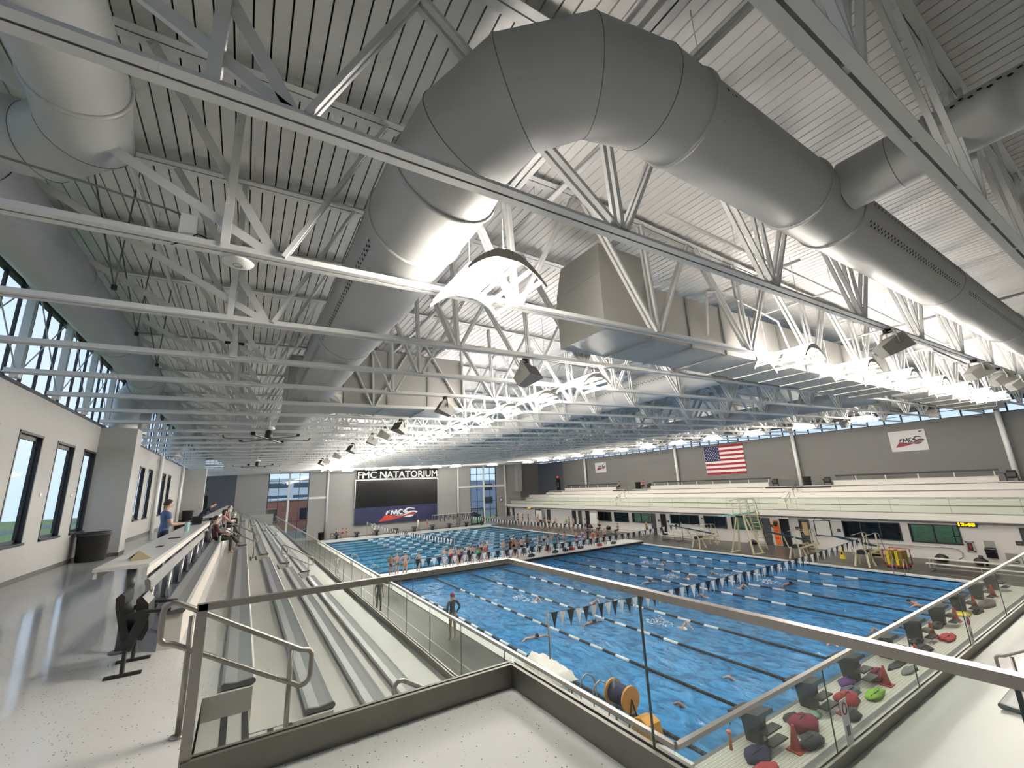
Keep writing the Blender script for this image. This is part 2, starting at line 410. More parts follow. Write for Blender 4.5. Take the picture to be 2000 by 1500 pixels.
# white riser faces of the benches' steps
rs = MB()
for (a, b) in SECTIONS:
    for k in range(4): rs.box(RX[k]-0.004, RX[k]+0.012, a, b, -0.4*(k+1), -0.4*k+0.0)
for k in range(1, 4): rs.box(RX[k-1]+0.012, RX[k]-0.004, 5.238, 5.252, -0.4*k-0.22, -0.4*k)
rs.box(-0.16, RX[0]-0.004, 5.238, 5.252, -0.22, -0.001)
rs.build('riser_facing', CONCW, ts)
for ai, (a, b) in enumerate(AISLES):
    for k in range(4):
        for zz, xx in ((-0.4*k-0.2, RX[k]-0.38), (-0.4*(k+1), RX[k])):
            if xx > 2.4 or ai > 1: continue
            for dx in (0.16, 0.32):
                MB().box(xx+dx, xx+dx+0.05, a+0.02 if ai else 3.86, b-0.02, zz+0.001, zz+0.006).build('nosing_strip', BLACKM, ts)
# slab edges and stand front walls above the pool deck
mb = MB()
mb.box(3.18, 3.5, 3.02, STAND_END, -2.2, -1.62)
mb.box(3.5, 40.0, 2.7, 3.02, -2.2, -1.62)
mb.box(2.9, 3.2, 2.6, STAND_END+0.3, DK, -1.7)
mb.box(3.2, 39.5, 2.4, 2.7, DK, -1.7)
mb.box(XL, 3.2, STAND_END, STAND_END+0.3, DK, -0.3)
struct('wall_stand', mb, WALLW, 'white wall under the spectator stand')

# ---- pool deck, pool basin, water ------------------------------------------------------
PX0, PX1, PY0, PY1 = 8.75, 33.0, 7.3, 60.6
mb = MB()
mb.box(2.5, PX0-0.35, 2.5, YF, DK-0.3, DK); mb.box(PX1+0.35, 39.6, 2.5, YF, DK-0.3, DK)
mb.box(PX0-0.35, PX1+0.35, PY1+0.35, YF, DK-0.3, DK); mb.box(PX0-0.35, PX1+0.35, 2.5, 5.85, DK-0.3, DK, 1)
mb.box(PX0-0.35, PX1+0.35, 5.85, PY0-0.12, DK-0.3, DK, 2); mb.box(PX0-0.35, PX1+0.35, PY0-0.12, PY0, DK-0.3, DK-0.01, 1)
pd = struct('floor', mb, [DECKT, DARKT, NEART], 'dark tiled pool deck around the water')
mb = MB()
mb.box(7.0, 7.04, 8, 60, DK, DK+0.004); mb.box(34.4, 34.44, 5, 60, DK, DK+0.004)
mb.build('drain_line', ALU, pd)
mb = MB()
mb.box(PX0-0.35, PX0, PY0-0.1, PY1+0.35, DK-0.25, DK+0.03); mb.box(PX1, PX1+0.35, PY0-0.1, PY1+0.35, DK-0.25, DK+0.03)
mb.box(PX0, PX1, PY1, PY1+0.35, DK-0.25, DK+0.03)
struct('trim_1', mb, GUTTER, 'white gutter coping along the pool edge')
mb = MB()
zb = -6.4
mb.box(PX0-0.2, PX1+0.2, PY0-0.2, PY1+0.2, zb-0.2, zb, 0)
mb.box(PX0-0.2, PX0, PY0, PY1, zb, DK-0.05, 1); mb.box(PX1, PX1+0.2, PY0, PY1, zb, DK-0.05, 1)
mb.box(PX0-0.2, PX1+0.2, PY0-0.2, PY0, zb, DK-0.05, 1); mb.box(PX0-0.2, PX1+0.2, PY1, PY1+0.2, zb, DK-0.05, 1)
pb = struct('pool_basin', mb, [POOLB, POOLT], 'blue plastered pool basin under the water')
ROPEX = [9.36, 11.87, 14.47, 17.05, 19.72, 22.4, 25.05, 27.8, 30.55]
for i in range(9):
    x = (ROPEX[i]+(ROPEX[i+1] if i < 8 else 33.1))/2
    m_ = MB().box(x-0.13, x+0.13, 9.2, 28.5, zb+0.001, zb+0.01)
    m_.box(x-0.5, x+0.5, 9.0, 9.25, zb+0.001, zb+0.011); m_.build('lane_line', LINEB, pb)
    MB().box(x-0.15, x+0.15, 34.0, 59.0, zb+0.001, zb+0.01).build('lane_line', LINEB, pb)
FROPEY = [35.1+2.46*i for i in range(11)]
BK0, BK1, BKZ = 30.2, 32.6, -3.98
def water(name, x0, x1, y0, y1, m, label):
    o = MB().add([(x0,y0,WT),(x1,y0,WT),(x1,y1,WT),(x0,y1,WT)], [(0,1,2,3)]).build(name, m); o['kind'] = 'structure'; o['label'] = label
water('pool_water', PX0, PX1, PY0, BK0+0.2, WATERN, 'choppy blue water of the near pool')
water('pool_water', PX0, PX1, BK1-0.2, PY1, WATERF, 'calmer blue water of the far pool')

# ---- left wall -------------------------------------------------------------------------
LW = [(9.3,10.7), (11.7,13.1), (14.1,15.5), (16.5,17.95), (18.85,20.15), (25.45,26.75), (27.75,29.05), (30.1,31.4), (34.8,36.2), (37.2,38.6)]
LWZ = (0.86, 3.5)
mb = MB(); wall_x(mb, XL-0.14, XL, YB, YF, -0.3, 4.41, [(a, b, LWZ[0], LWZ[1]) for a, b in LW])
struct('wall_left', mb, WALLW, 'off-white concourse wall with tall slit windows')
for i, (a, b) in enumerate(LW):
    w = thing('window_%d' % (i+1), 'tall narrow dark-framed slit window in the white concourse wall', None, (XL, (a+b)/2, LWZ[0]), kind='structure')
    f = MB(); z0, z1 = LWZ; x0, x1 = XL-0.15, XL+0.012
    f.box(x0, x1, a, a+0.05, z0, z1); f.box(x0, x1, b-0.06, b, z0, z1); f.box(x0, x1, a, b, z1-0.06, z1); f.box(x0, x1+0.05, a, b, z0, z0+0.06)
    f.box(XL-0.13, XL-0.08, a+0.05, a+0.12, z0, z1); f.box(XL-0.13, XL-0.08, b-0.14, b-0.06, z0, z1); f.box(XL-0.13, XL-0.08, a, b, z1-0.16, z1-0.06); f.box(XL-0.13, XL-0.08, a, b, z0+0.06, z0+0.14)
    f.build('window_frame', BRONZE, w)
    MB().add([(XL-0.10,a+0.1,z0+0.12),(XL-0.10,b-0.12,z0+0.12),(XL-0.10,b-0.12,z1-0.14),(XL-0.10,a+0.1,z1-0.14)], [(0,1,2,3)]).build('pane', WING, w)
mb = MB(); mb.box(XL, XL+0.02, YB, 20.2, 0, 0.12); mb.box(XL, XL+0.02, 21.1, 46.6, 0, 0.12); mb.box(XL, -3.48, 20.18, 20.2, 0, 0.12); mb.box(-3.5, -3.48, 20.2, 21.05, 0, 0.12); mb.box(XL, -2.98, 46.58, 46.6, 0, 0.12)
struct('baseboard_left', mb, BENCHD, 'dark baseboard of the concourse wall')
mb = MB(); mb.box(XL, -3.5, 20.2, 21.05, 0, 4.37); mb.box(XL, -3.0, 46.6, 47.6, 0, 4.37)
struct('wall_chase', mb, WALLW, 'boxed white duct chases standing out from the concourse wall')
for y in (24.4, 32.6, 43.2):
    tag(MB().cyl((XL+0.16, y, 0), (XL+0.16, y, 4.4), 0.11, 12).build('column', WHITE), 'white round column against the concourse wall', None, kind='structure')

# ---- clerestory over the left wall
CZ0, CZ1 = 4.45, 6.5
cl = thing('window_20', 'high clerestory strip with white columns and dark mullions', None, (XL, 20, CZ0), kind='structure')
mb = MB(); mb.box(XL-0.10, XL+0.02, YB, YF, CZ1, CZ1+0.10); mb.box(XL-0.10, XL+0.02, YB, YF, CZ0-0.06, CZ0+0.02); mb.build('window_frame', BRONZE, cl)
mb = MB(); mb.box(XL-0.10, XL+0.02, YB, YF, CZ1+0.10, 7.3); mb.build('header_panel', WALLW, cl)
colm = MB().box(-0.07, 0.07, -0.07, 0.07, 0, CZ1-CZ0+0.35).mesh('column', WHITE)
mul = MB().box(-0.03, 0.02, -0.035, 0.035, 0, CZ1-CZ0).mesh('mullion', BRONZE)
pane = MB().add([(0,0,0),(0,2.38/3,0),(0,2.38/3,CZ1-CZ0),(0,0,CZ1-CZ0)], [(0,1,2,3)]).mesh('pane', FROST)
for i, y in enumerate(TY):
    if y+2.4 > YF: break
    obj('column', colm, cl, (XL+0.14, y+0.2, CZ0-0.02))
    for k in (0, 1, 2):
        obj('mullion', mul, cl, (XL-0.05, y+0.2+2.38*k/3, CZ0))
        obj('pane', pane, cl, (XL-0.06, y+0.2+2.38*k/3, CZ0))
    if y > 8:
        r = MB(); r.tube([(XL+0.15, y+0.25, CZ0+0.1), (XL+0.15, y+2.5, CZ1+0.1)], 0.014, 5); r.tube([(XL+0.16, y+2.5, CZ0+0.1), (XL+0.16, y+0.25, CZ1+0.1)], 0.014, 5)
        r.build('brace_rod', WHITE, cl)

# ---- far wall --------------------------------------------------------------------------
W1 = (2.65, 7.62, -3.9, 4.75); W2 = (32.4, 37.4, DK, 5.05); W3 = (-4.5, -2.5, 5.15, 6.68); W4 = (20.0, 26.5, 5.75, 6.5)
mb = MB(); wall_y(mb, YF, YF+0.4, XL-0.45, XR+0.4, DK-0.3, 7.6, [W1, W2, W3, W4])
wf = struct('wall_far', mb, WALLG, 'light grey end wall behind the scoreboard')
MB().box(XL, -0.95, YF-0.03, YF-0.002, 0.0, 5.08).build('painted_panel', WALLD, wf)
MB().box(-4.42, -3.75, YF-0.06, YF-0.03, 0.0, 2.2).build('door_panel', BLACKM, wf)
MB().box(42.4, XR, YF-0.03, YF-0.002, -1.3, 6.3).build('painted_panel', WALLR, wf)
for x0, x1, lab in ((W1[0], W1[1], 1), (W2[0], W2[1], 2)):
    z0, z1 = (W1[2], W1[3]) if lab == 1 else (W2[2], W2[3])
    w = thing('window_%d' % (30+lab), ['', 'tall gridded window overlooking a brick building', 'tall gridded window above glazed doors beside the scoreboard'][lab], None, (x0, YF, z0), kind='structure')
    f = MB(); y0, y1 = YF+0.02, YF+0.12
    f.box(x0, x0+0.1, y0, y1, z0, z1); f.box(x1-0.12, x1, y0, y1, z0, z1); f.box(x0, x1, y0, y1, z1-0.08, z1)
    for t in (0.25, 0.75): f.box(x0+(x1-x0)*t-0.03, x0+(x1-x0)*t+0.03, y0, y1, z0, z1)
    zl = (3.7, 1.0, -1.6) if lab == 1 else (3.9, 1.7, -0.6, -2.0)
    for z in zl: f.box(x0, x1, y0, y1, z-0.035, z+0.035)
    f.build('window_frame', BRONZE, w)
    m_ = MB(); xm = (x0+x1)/2; m_.box(xm-0.12, xm+0.12, YF-0.12, YF+0.1, z0, z1+0.2); m_.build('mullion_post', WHITE, w)
    for k in range(4):
        zs = [z0]+sorted(zl)+[z1]
        for c0, c1 in zip(zs, zs[1:]):
            MB().box(x0+(x1-x0)*k/4, x0+(x1-x0)*(k+1)/4, YF+0.06, YF+0.07, c0, c1).build('pane', WING, w)
    mb = MB(); mb.box(x1 if lab == 1 else x0-2.6, x1+2.5 if lab == 1 else x1+1.9, YF-0.16, YF-0.02, 1.12, 1.42) if lab == 1 else mb.box(29.9, 39.2, YF-0.16, YF-0.02, 1.72, 2.02)
    mb.build('girt_beam', WHITE, w)
d = thing('door_1', 'black framed glazed double doors under the tall window', None, (33.6, YF, DK), kind='structure')
f = MB()
for x in (32.5, 33.6, 34.7): f.box(x-0.06, x+0.06, YF-0.03, YF+0.1, DK, -1.7)
f.box(32.44, 34.76, YF-0.03, YF+0.1, -1.8, -1.66); f.box(32.44, 34.76, YF-0.03, YF+0.1, DK, DK+0.18); f.build('door_frame', BLACK, d)
for lab, o_ in (('window_33', W3), ('window_34', W4)):
    w = thing(lab, 'small high clerestory window in the end wall', None, (o_[0], YF, o_[2]), kind='structure'); f = MB()
    n_ = 4 if lab == 'window_33' else 6
    for k in range(n_+1):
        x = o_[0]+(o_[1]-o_[0])*k/n_; f.box(x-0.03, x+0.03, YF+0.02, YF+0.1, o_[2], o_[3])
    for z in (o_[2], (o_[2]+o_[3])/2, o_[3]): f.box(o_[0], o_[1], YF+0.02, YF+0.1, z-0.03, z+0.03)
    f.build('window_frame', BRONZE, w); MB().box(o_[0], o_[1], YF+0.05, YF+0.06, o_[2], o_[3]).build('pane', WING, w)
for x in (10.0, 16.6, 23.2, 30.0, 39.1):
    if x in (16.6, 23.2): tag(MB().cyl((x, YF-0.2, DK), (x, YF-0.2, -2.3), 0.14, 12).build('column', WHITE), 'short white column below the scoreboard banner', None, kind='structure')
    else: tag(MB().cyl((x, YF-0.2, DK), (x, YF-0.2, 6.6), 0.15, 12).build('column', WHITE), 'tall white round column on the end wall', None, kind='structure')

# ---- right stand, offices and right wall --------------------------------------------------
OFF = dict(W1=(12.3,15.8,-3.2,-1.99), W2=(9.31,11.85,-3.22,-2.0), W4=(22.05,24.8,-3.12,-2.0), W5=(25.3,27.7,-3.15,-2.0), W6=(28.24,31.74,-2.95,-2.0), W7=(34.5,37.18,-3.1,-2.0), W8=(37.78,40.16,-3.15,-2.0), W9=(40.65,43.07,-3.15,-2.0))
DOORS = [(6.0,6.75), (18.1,18.91), (19.69,20.44), (21.25,21.98), (32.32,33.07), (33.75,34.4), (44.72,45.5), (46.3,47.02), (47.5,48.35), (53.44,54.28), (55.82,57.47), (63.7,64.3), (65.2,65.9)]
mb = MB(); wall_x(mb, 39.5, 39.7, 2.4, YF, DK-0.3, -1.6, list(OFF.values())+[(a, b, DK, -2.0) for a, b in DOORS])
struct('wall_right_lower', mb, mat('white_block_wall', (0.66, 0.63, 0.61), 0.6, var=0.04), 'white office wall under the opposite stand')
mb = MB(); mb.box(38.95, 39.75, 2.4, YF-1.0, -1.72, -1.28)
struct('trim_2', mb, CONCW, 'cream fascia band of the opposite stand')
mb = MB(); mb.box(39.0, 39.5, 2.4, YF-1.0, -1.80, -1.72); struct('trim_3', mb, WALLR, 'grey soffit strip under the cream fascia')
RSX = [40.3, 41.1, 41.9, 42.7]; RSZ = [-1.3, -0.86, -0.40, 0.05, 0.5]
mb = MB(); mb.box(39.0, RSX[0], 2.4, YF, -1.6, RSZ[0])
for k in range(4): mb.box(RSX[k], (RSX[k+1] if k < 3 else XR), 2.4, (YF if k < 1 else 62.5 if k < 3 else 58.6), RSZ[k]-0.3, RSZ[k+1])
struct('floor', mb, CONCW, 'pale stepped treads of the opposite stand')
mb = MB(); wall_x(mb, XR, XR+0.4, YB, YF, -1.6, 5.42)
wall_x(mb, XR, XR+0.4, YB, YF, DK-0.3, -1.6, [(10.95,13.9,-4.05,-2.4), (25.9,29.2,-4.05,-2.4), (40.6,43.7,-4.05,-2.4)])
mb.box(XR-0.05, XR+0.4, YB, YF, 6.28, 7.0)
wr = struct('wall_right', mb, WALLR, 'grey panel wall above the opposite stand')
for y in (14.5, 28.0, 42.0, 55.0): MB().box(XR-0.012, XR-0.001, y-0.03, y+0.03, 0.5, 5.4).build('panel_joint', POSTG, wr)
MB().box(XR-0.02, XR-0.002, 58.6, YF, 0.0, 5.4).build('painted_panel', WALLD, wr)
for y in (7.2, 21.2, 35.2, 52.5): tag(MB().cyl((XR-0.3, y, 0.5), (XR-0.3, y, 6.3), 0.16, 14).build('column', WHITE), 'white round column standing before the grey panel wall', None, kind='structure')
cr_ = thing('window_40', 'low clerestory strip above the grey panel wall', None, (XR, 20, 5.42), kind='structure')
mb = MB(); mb.box(XR-0.02, XR+0.1, YB, YF, 5.40, 5.46); mb.box(XR-0.02, XR+0.1, YB, YF, 6.22, 6.30); mb.box(XR, XR+0.08, YB, YF, 5.95, 5.99); mb.build('window_frame', BRONZE, cr_)
mul2 = MB().box(-0.02, 0.1, -0.05, 0.05, 0, 0.85).mesh('mullion', BRONZE); pane2 = MB().add([(0.03,0,0),(0.03,2.38,0),(0.03,2.38,0.82),(0.03,0,0.82)], [(0,1,2,3)]).mesh('pane', FROST)
for y in TY:
    if 0 < y < 63: obj('mullion', mul2, cr_, (XR, y, 5.42)); obj('pane', pane2, cr_, (XR, y, 5.44)); obj('mullion', mul2, cr_, (XR, y+1.19, 5.42))
# office rooms
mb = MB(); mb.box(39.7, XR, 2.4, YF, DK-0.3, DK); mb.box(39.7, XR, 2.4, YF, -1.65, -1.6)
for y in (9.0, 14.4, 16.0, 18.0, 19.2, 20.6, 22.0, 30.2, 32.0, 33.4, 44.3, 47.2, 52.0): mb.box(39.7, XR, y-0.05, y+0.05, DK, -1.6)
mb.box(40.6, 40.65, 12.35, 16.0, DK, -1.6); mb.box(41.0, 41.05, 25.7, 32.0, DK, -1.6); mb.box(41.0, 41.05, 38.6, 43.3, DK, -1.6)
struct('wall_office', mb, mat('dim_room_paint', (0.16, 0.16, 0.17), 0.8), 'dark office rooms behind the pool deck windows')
for i, (k, (a, b, z0, z1)) in enumerate(OFF.items()):
    w = thing('window_%d' % (50+i), 'wide dark-framed office window facing the pool deck', None, (39.5, (a+b)/2, z0), kind='structure'); f = MB()
    x0, x1 = 39.44, 39.56
    f.box(x0, x1, a, a+0.07, z0, z1); f.box(x0, x1, b-0.07, b, z0, z1); f.box(x0, x1, a, b, z0, z0+0.07); f.box(x0, x1, a, b, z1-0.07, z1)
    n_ = 3 if b-a > 3 else 2
    for t in range(1, n_): y = a+(b-a)*t/n_; f.box(x0, x1, y-0.03, y+0.03, z0, z1)
    f.build('window_frame', BRONZE, w)
    for t in range(n_): MB().box(39.49, 39.50, a+(b-a)*t/n_, a+(b-a)*(t+1)/n_, z0, z1).build('pane', DARKG, w)
DOORM = mat('dark_grey_door', (0.055, 0.058, 0.065), 0.5)
for i, (a, b) in enumerate(DOORS):
    d = thing('door_%d' % (i+2), 'dark grey door in the white office wall', None, (39.5, (a+b)/2, DK), kind='structure')
    MB().box(39.53, 39.58, a+0.05, b-0.05, DK, -2.05).build('door_leaf', BLACKM if i in (2, 4, 6, 8) else DOORM, d)
    f = MB(); f.box(39.46, 39.6, a, a+0.05, DK, -2.0); f.box(39.46, 39.6, b-0.05, b, DK, -2.0); f.box(39.46, 39.6, a, b, -2.06, -2.0); f.build('door_frame', DOORM, d)
    MB().box(39.49, 39.53, b-0.14, b-0.10, DK+0.95, DK+1.1).build('door_handle', ALU, d)
    if i == 1: MB().box(39.515, 39.53, a+0.2, b-0.22, -3.25, -2.22).build('pane', mat('warm_door_glass', (0.62, 0.42, 0.22), 0.3), d)
# back wall behind the viewer
mb = MB(); mb.box(XL-0.45, XR+0.4, YB-0.4, YB, DK-0.3, 7.6); struct('wall_back', mb, WALLW, 'white wall behind the seating platform')

# ---- roof ---------------------------------------------------------------------------------
mb = MB()
xs = [XL-0.5, 5, XR+0.5]
for a, b in zip(xs, xs[1:]):
    mb.add([(a,YB-0.4,top(a)+0.27),(b,YB-0.4,top(b)+0.27),(b,YF+0.4,top(b)+0.27),(a,YF+0.4,top(a)+0.27),
            (a,YB-0.4,top(a)+0.4),(b,YB-0.4,top(b)+0.4),(b,YF+0.4,top(b)+0.4),(a,YF+0.4,top(a)+0.4)],
           [(0,3,2,1),(4,5,6,7),(0,1,5,4),(1,2,6,5),(2,3,7,6),(3,0,4,7)])
ce = struct('ceiling', mb, DARKGAP, 'roof deck of long ribbed white acoustic planks')
W_ = 0.20
pl = MB(); pl.box(-W_/2+0.011, W_/2-0.011, YB, YF, 0, 0.05); plm = pl.mesh('deck_plank', DECKM)
n_ = int((XR-XL+0.6)/W_)
for i in range(n_):
    x = XL-0.3+W_*(i+0.5); o = obj('deck_plank', plm, ce, (x, 0, top(x)+0.19))
    o.rotation_euler = (0, -math.atan(0.036 if x < 5 else -0.0225), 0)
# ================================================================== ROOF STEEL
TRY = [y for y in TY if y > 0 and y < 65.5]
xa, xb = XL+0.02, XR-0.02
def pair(p, q, w=0.088, h=0.014, leg=0.10, gap=0.026):
    """two back-to-back angle irons along p-q in the plane of constant Y"""
    m_ = MB(); p = Vector(p); q = Vector(q)
    for s_ in (-1, 1):
        o1 = Vector((0, s_*(gap/2+w/2), 0)); o2 = Vector((0, s_*(gap/2+h/2), 0))
        m_.bar(p+o1, q+o1, w, h)
        d = (q-p).normalized(); n_ = Vector((-d.z, 0, d.x)); n_ = n_ if n_.z > 0 or abs(n_.z) < 1e-4 else -n_
        m_.bar(p+o2+n_*(leg/2), q+o2+n_*(leg/2), h, leg, up=tuple(n_))
    return m_
ch_b = pair((xa,0,bot(xa)), (xb,0,bot(xb)))
for i in range(36):                                     # spacer plates in the slot
    x = xa+0.9+1.42*i; ch_b.box(x, x+0.10, -0.013, 0.013, bot(x)+0.012, bot(x)+0.05)
ch_b = ch_b.mesh('bottom_chord', WHITE)
ct = pair((xa,0,top(xa)+0.03), (5,0,top(5)+0.03), w=0.11, gap=0.02); c2 = pair((5,0,top(5)+0.03), (xb,0,top(xb)+0.03), w=0.11, gap=0.02)
o_ = len(ct.v); ct.v += c2.v; ct.f += [tuple(i+o_ for i in f) for f in c2.f]; ct.m += c2.m; ct.smooth += c2.smooth
ch_t = ct.mesh('top_chord', WHITE)
NODES = [0.08+3.55*k for k in range(13)]
def web_list(first):
    L = [((NODES[0], bot(0)+0.05), (-4.3, top(-4.3)), 's'), ((NODES[0], bot(0)+0.05), (-1.42, top(-1.42)), 's'), ((-0.45, bot(0)+0.02), (-0.45, top(-0.45)), 'v'),
         ((NODES[0]+0.08, bot(0)+0.05), (1.38, top(1.4)), 'd')]
    for k in range(1, 13):
        n_ = NODES[k]; b_ = bot(n_)+0.05
        if k == 1 and not first: L.append(((n_-0.06, b_), (n_-1.25, top(n_-1.25)), 'd'))
        else:
            xl = n_-3.4 if k == 1 else n_-1.75
            L.append(((n_-0.06, b_), (xl, top(xl)), 'd'))
        L.append(((n_, b_), (n_-0.12, top(n_)), 'd'))
        if n_+1.5 < xb: L.append(((n_+0.07, b_), (n_+1.5, top(n_+1.5)), 'd'))
    return L
def web_mesh(p, q, kind, mb=None):
    m_ = MB() if mb is None else mb
    P = Vector((p[0],0,p[1])); Q = Vector((q[0],0,q[1]))
    if kind == 'd':
        for s_ in (-1, 1): m_.bar(P+Vector((0,s_*0.052,0)), Q+Vector((0,s_*0.052,0)), 0.062, 0.05)
    elif kind == 's':
        m_.bar(P, Q, 0.012, 0.11); m_.bar(P+Vector((0,0.05,0)), Q+Vector((0,0.05,0)), 0.10, 0.012)
    else: m_.bar(P, Q, 0.09, 0.09)
    return m_
wl_n = web_list(False); wl_f = web_list(True)
names = {'d': 'diagonal', 's': 'diagonal', 'v': 'vertical_post'}
mesh_n = [(names[k], web_mesh(p, q, k).mesh(names[k], WHITE)) for p, q, k in wl_n]
mesh_f = [(names[k], web_mesh(p, q, k).mesh(names[k], WHITE)) for p, q, k in wl_f]
allw = MB()
for p, q, k in wl_n: web_mesh(p, q, k, allw)
allw = allw.mesh('web', WHITE)
ORD = ['first', 'second', 'third', 'fourth', 'fifth', 'sixth', 'seventh', 'eighth', 'ninth', 'tenth', 'eleventh', 'twelfth', 'thirteenth', 'fourteenth', 'fifteenth', 'sixteenth',
       'seventeenth', 'eighteenth', 'nineteenth', 'twentieth', 'twenty-first', 'twenty-second', 'twenty-third', 'twenty-fourth', 'twenty-fifth', 'twenty-sixth', 'twenty-seventh', 'twenty-eighth', 'twenty-ninth', 'thirtieth',
       'thirty-first', 'thirty-second', 'thirty-third', 'thirty-fourth', 'thirty-fifth', 'thirty-sixth']
for i, y in enumerate(TRY):
    t = thing('roof_truss', 'white steel roof truss spanning the hall, %s counting away from the viewer' % ORD[i], 'truss', (0, y, 0), group='white roof trusses')
    obj('bottom_chord', ch_b, t, local=True); obj('top_chord', ch_t, t, local=True)
    if y < 20:
        for nm, me in (mesh_f if i == 1 else mesh_n): obj(nm, me, t, local=True)
    else: obj('web', allw, t, local=True)
def roof_beam(x, z, w, h, label, y0=YB+0.2):
    m_ = MB(); m_.box(x-w/2, x+w/2, y0, YF-0.1, z-h, z-h+0.02); m_.box(x-0.01, x+0.01, y0, YF-0.1, z-h, z); m_.box(x-w/2, x+w/2, y0, YF-0.1, z-0.02, z)
    tag(m_.build('roof_beam', WHITE), label, 'beam')
roof_beam(3.66, 7.25, 0.22, 0.30, 'white steel roof beam running beside the long round duct')
roof_beam(24.0, 6.85, 0.22, 0.26, 'white steel roof beam over the middle of the pool')
def pipe(name, pts, r, label, m=WHITE, hang=True, cat='pipe'):
    t = thing(name, label, cat, pts[0])
    MB().tube(pts, r, 8).build('pipe_run', m, t)
    if hang:
        for a, b in zip(pts, pts[1:]):
            a = Vector(a); b = Vector(b); n_ = int((b-a).length/3.5)
            for k in range(n_):
                p = a.lerp(b, (k+0.5)/n_); MB().tube([p, (p.x, p.y, top(p.x)+0.2)], 0.006, 4).build('hanger_rod', WHITE, t)
pipe('sprinkler_pipe', [(-1.9, 1.0, 6.75), (-1.9, 64, 6.75)], 0.045, 'white pipe running along the roof above the concourse')
pipe('sprinkler_pipe', [(4.3, 0.4, 6.8), (4.3, 64, 6.8)], 0.05, 'white pipe running beside the roof beam over the stand')
pipe('sprinkler_pipe', [(10.5, 3.9, 6.55), (10.5, 5.0, 6.6), (10.9, 5.6, 6.75), (10.9, 64, 6.7)], 0.035, 'thin white pipe with a bend near the grey box duct')
pipe('sprinkler_pipe', [(13.2, 4.3, 6.55), (13.2, 64, 6.6)], 0.03, 'thin straight white pipe over the middle lanes')
pipe('sprinkler_pipe', [(18.6, 1.5, 6.5), (18.6, 64, 6.5)], 0.04, 'white pipe high over the far half of the pool')
pipe('sprinkler_pipe', [(6.4, 4.4, 6.7), (16.0, 4.45, 6.65), (30, 4.5, 6.4)], 0.03, 'thin white pipe crossing the roof above the near lamps')
pipe('conduit', [(9.0, 5.5, 5.0), (9.3, 5.55, 6.2), (9.9, 5.55, 6.35), (12.6, 5.55, 6.0), (13.0, 5.55, 5.1)], 0.025, 'bent white conduit in front of the grey box duct', hang=False)

# ================================================================== DUCTS
def duct(name, label, path, ringsat=(), seg=36, m=DUCTM, cat='duct', group=None):
    """path: list of (x,y,z,r); one duct_section per leg so the seams read"""
    t = thing(name, label, cat, path[0][:3], group=group)
    P = [Vector(p[:3]) for p in path]; R = [p[3] for p in path]
    full = MB().tube(P, R, seg, caps=False)
    n_ = len(P)
    for i in range(n_-1):
        s_ = MB(); s_.add(full.v[i*seg:(i+2)*seg], [(j, (j+1) % seg, seg+(j+1) % seg, seg+j) for j in range(seg)], 0, True)
        s_.build('duct_section', m, t)
    for i in range(1, n_-1):
        ring = full.v[i*seg:(i+1)*seg]; c_ = P[i]
        pts = [c_+(Vector(v)-c_)*1.004 for v in ring]
        MB().tube(pts, 0.004 if i not in ringsat else 0.03, 5, closed=True).build('seam_ring', POSTG if i not in ringsat else m, t)
    return t
def capdisc(p, d, r, m, t, name='duct_end'):
    p = Vector(p); d = Vector(d).normalized(); MB().tube([p, p+d*0.02], r, 32).build(name, m, t)
def holes(t, p0, p1, r, rows, step, rad):
    """dark oval outlets in the duct skin; rows = angles (deg): 0 = +X (or +Y for a duct along X), 90 = up"""
    p0 = Vector(p0); p1 = Vector(p1); d = (p1-p0).normalized(); L = (p1-p0).length
    a = Vector((1,0,0)) if abs(d.y) > 0.7 else Vector((0,1,0)); b_ = Vector((0,0,1))
    m_ = MB(); n_ = int(L/step)
    for k in range(n_):
        for ri, ang in enumerate(rows):
            tt = math.radians(ang); nrm = a*math.cos(tt)+b_*math.sin(tt); tn = d.cross(nrm)
            c_ = p0+d*(step*(k+0.5*(ri % 2)+0.3))+nrm*(r+0.010)
            m_.add([c_+d*(rad*math.cos(2*PI*j/8))+tn*(rad*math.sin(2*PI*j/8))-nrm*(r-math.sqrt(max(0, r*r-(rad*math.sin(2*PI*j/8))**2))) for j in range(8)], [tuple(range(8))], 0)
    o = m_.build('diffuser_holes', DARKGAP, t); o['kind'] = 'stuff'
BX, BZ, BR = 1.76, 5.42, 0.68
b = duct('air_duct', 'huge grey round duct bending overhead in a segmented elbow', 
     [(BX,14.6,BZ,BR), (BX,9.8,BZ,BR), (BX,5.1,BZ,BR), (1.80,4.15,5.50,BR), (1.86,3.62,5.66,0.63), (2.12,3.0,5.80,0.57), (2.68,2.52,5.86,0.535), (3.42,2.38,5.88,0.525), (3.98,2.38,5.88,0.52),
      (6.75,2.40,5.90,0.515), (7.95,2.41,5.92,0.515), (13.5,2.43,5.95,0.50), (20,2.45,5.98,0.48), (30,2.47,5.95,0.45), (41,2.5,5.9,0.42)], ringsat=(2, 3, 8, 9, 10, 12))
for y0, y1 in ((5.3, 9.6), (10.0, 14.3)): holes(b, (BX,y0,BZ), (BX,y1,BZ), BR, (208, 212, 172, 176), 0.13, 0.021)
for x0, x1, r_ in ((4.15, 6.6, 0.518), (8.1, 13.3, 0.509), (13.7, 19.8, 0.492)): holes(b, (x0,2.39,5.885), (x1,2.43,5.94), r_, (213, 218, 176, 181), 0.15, 0.024)
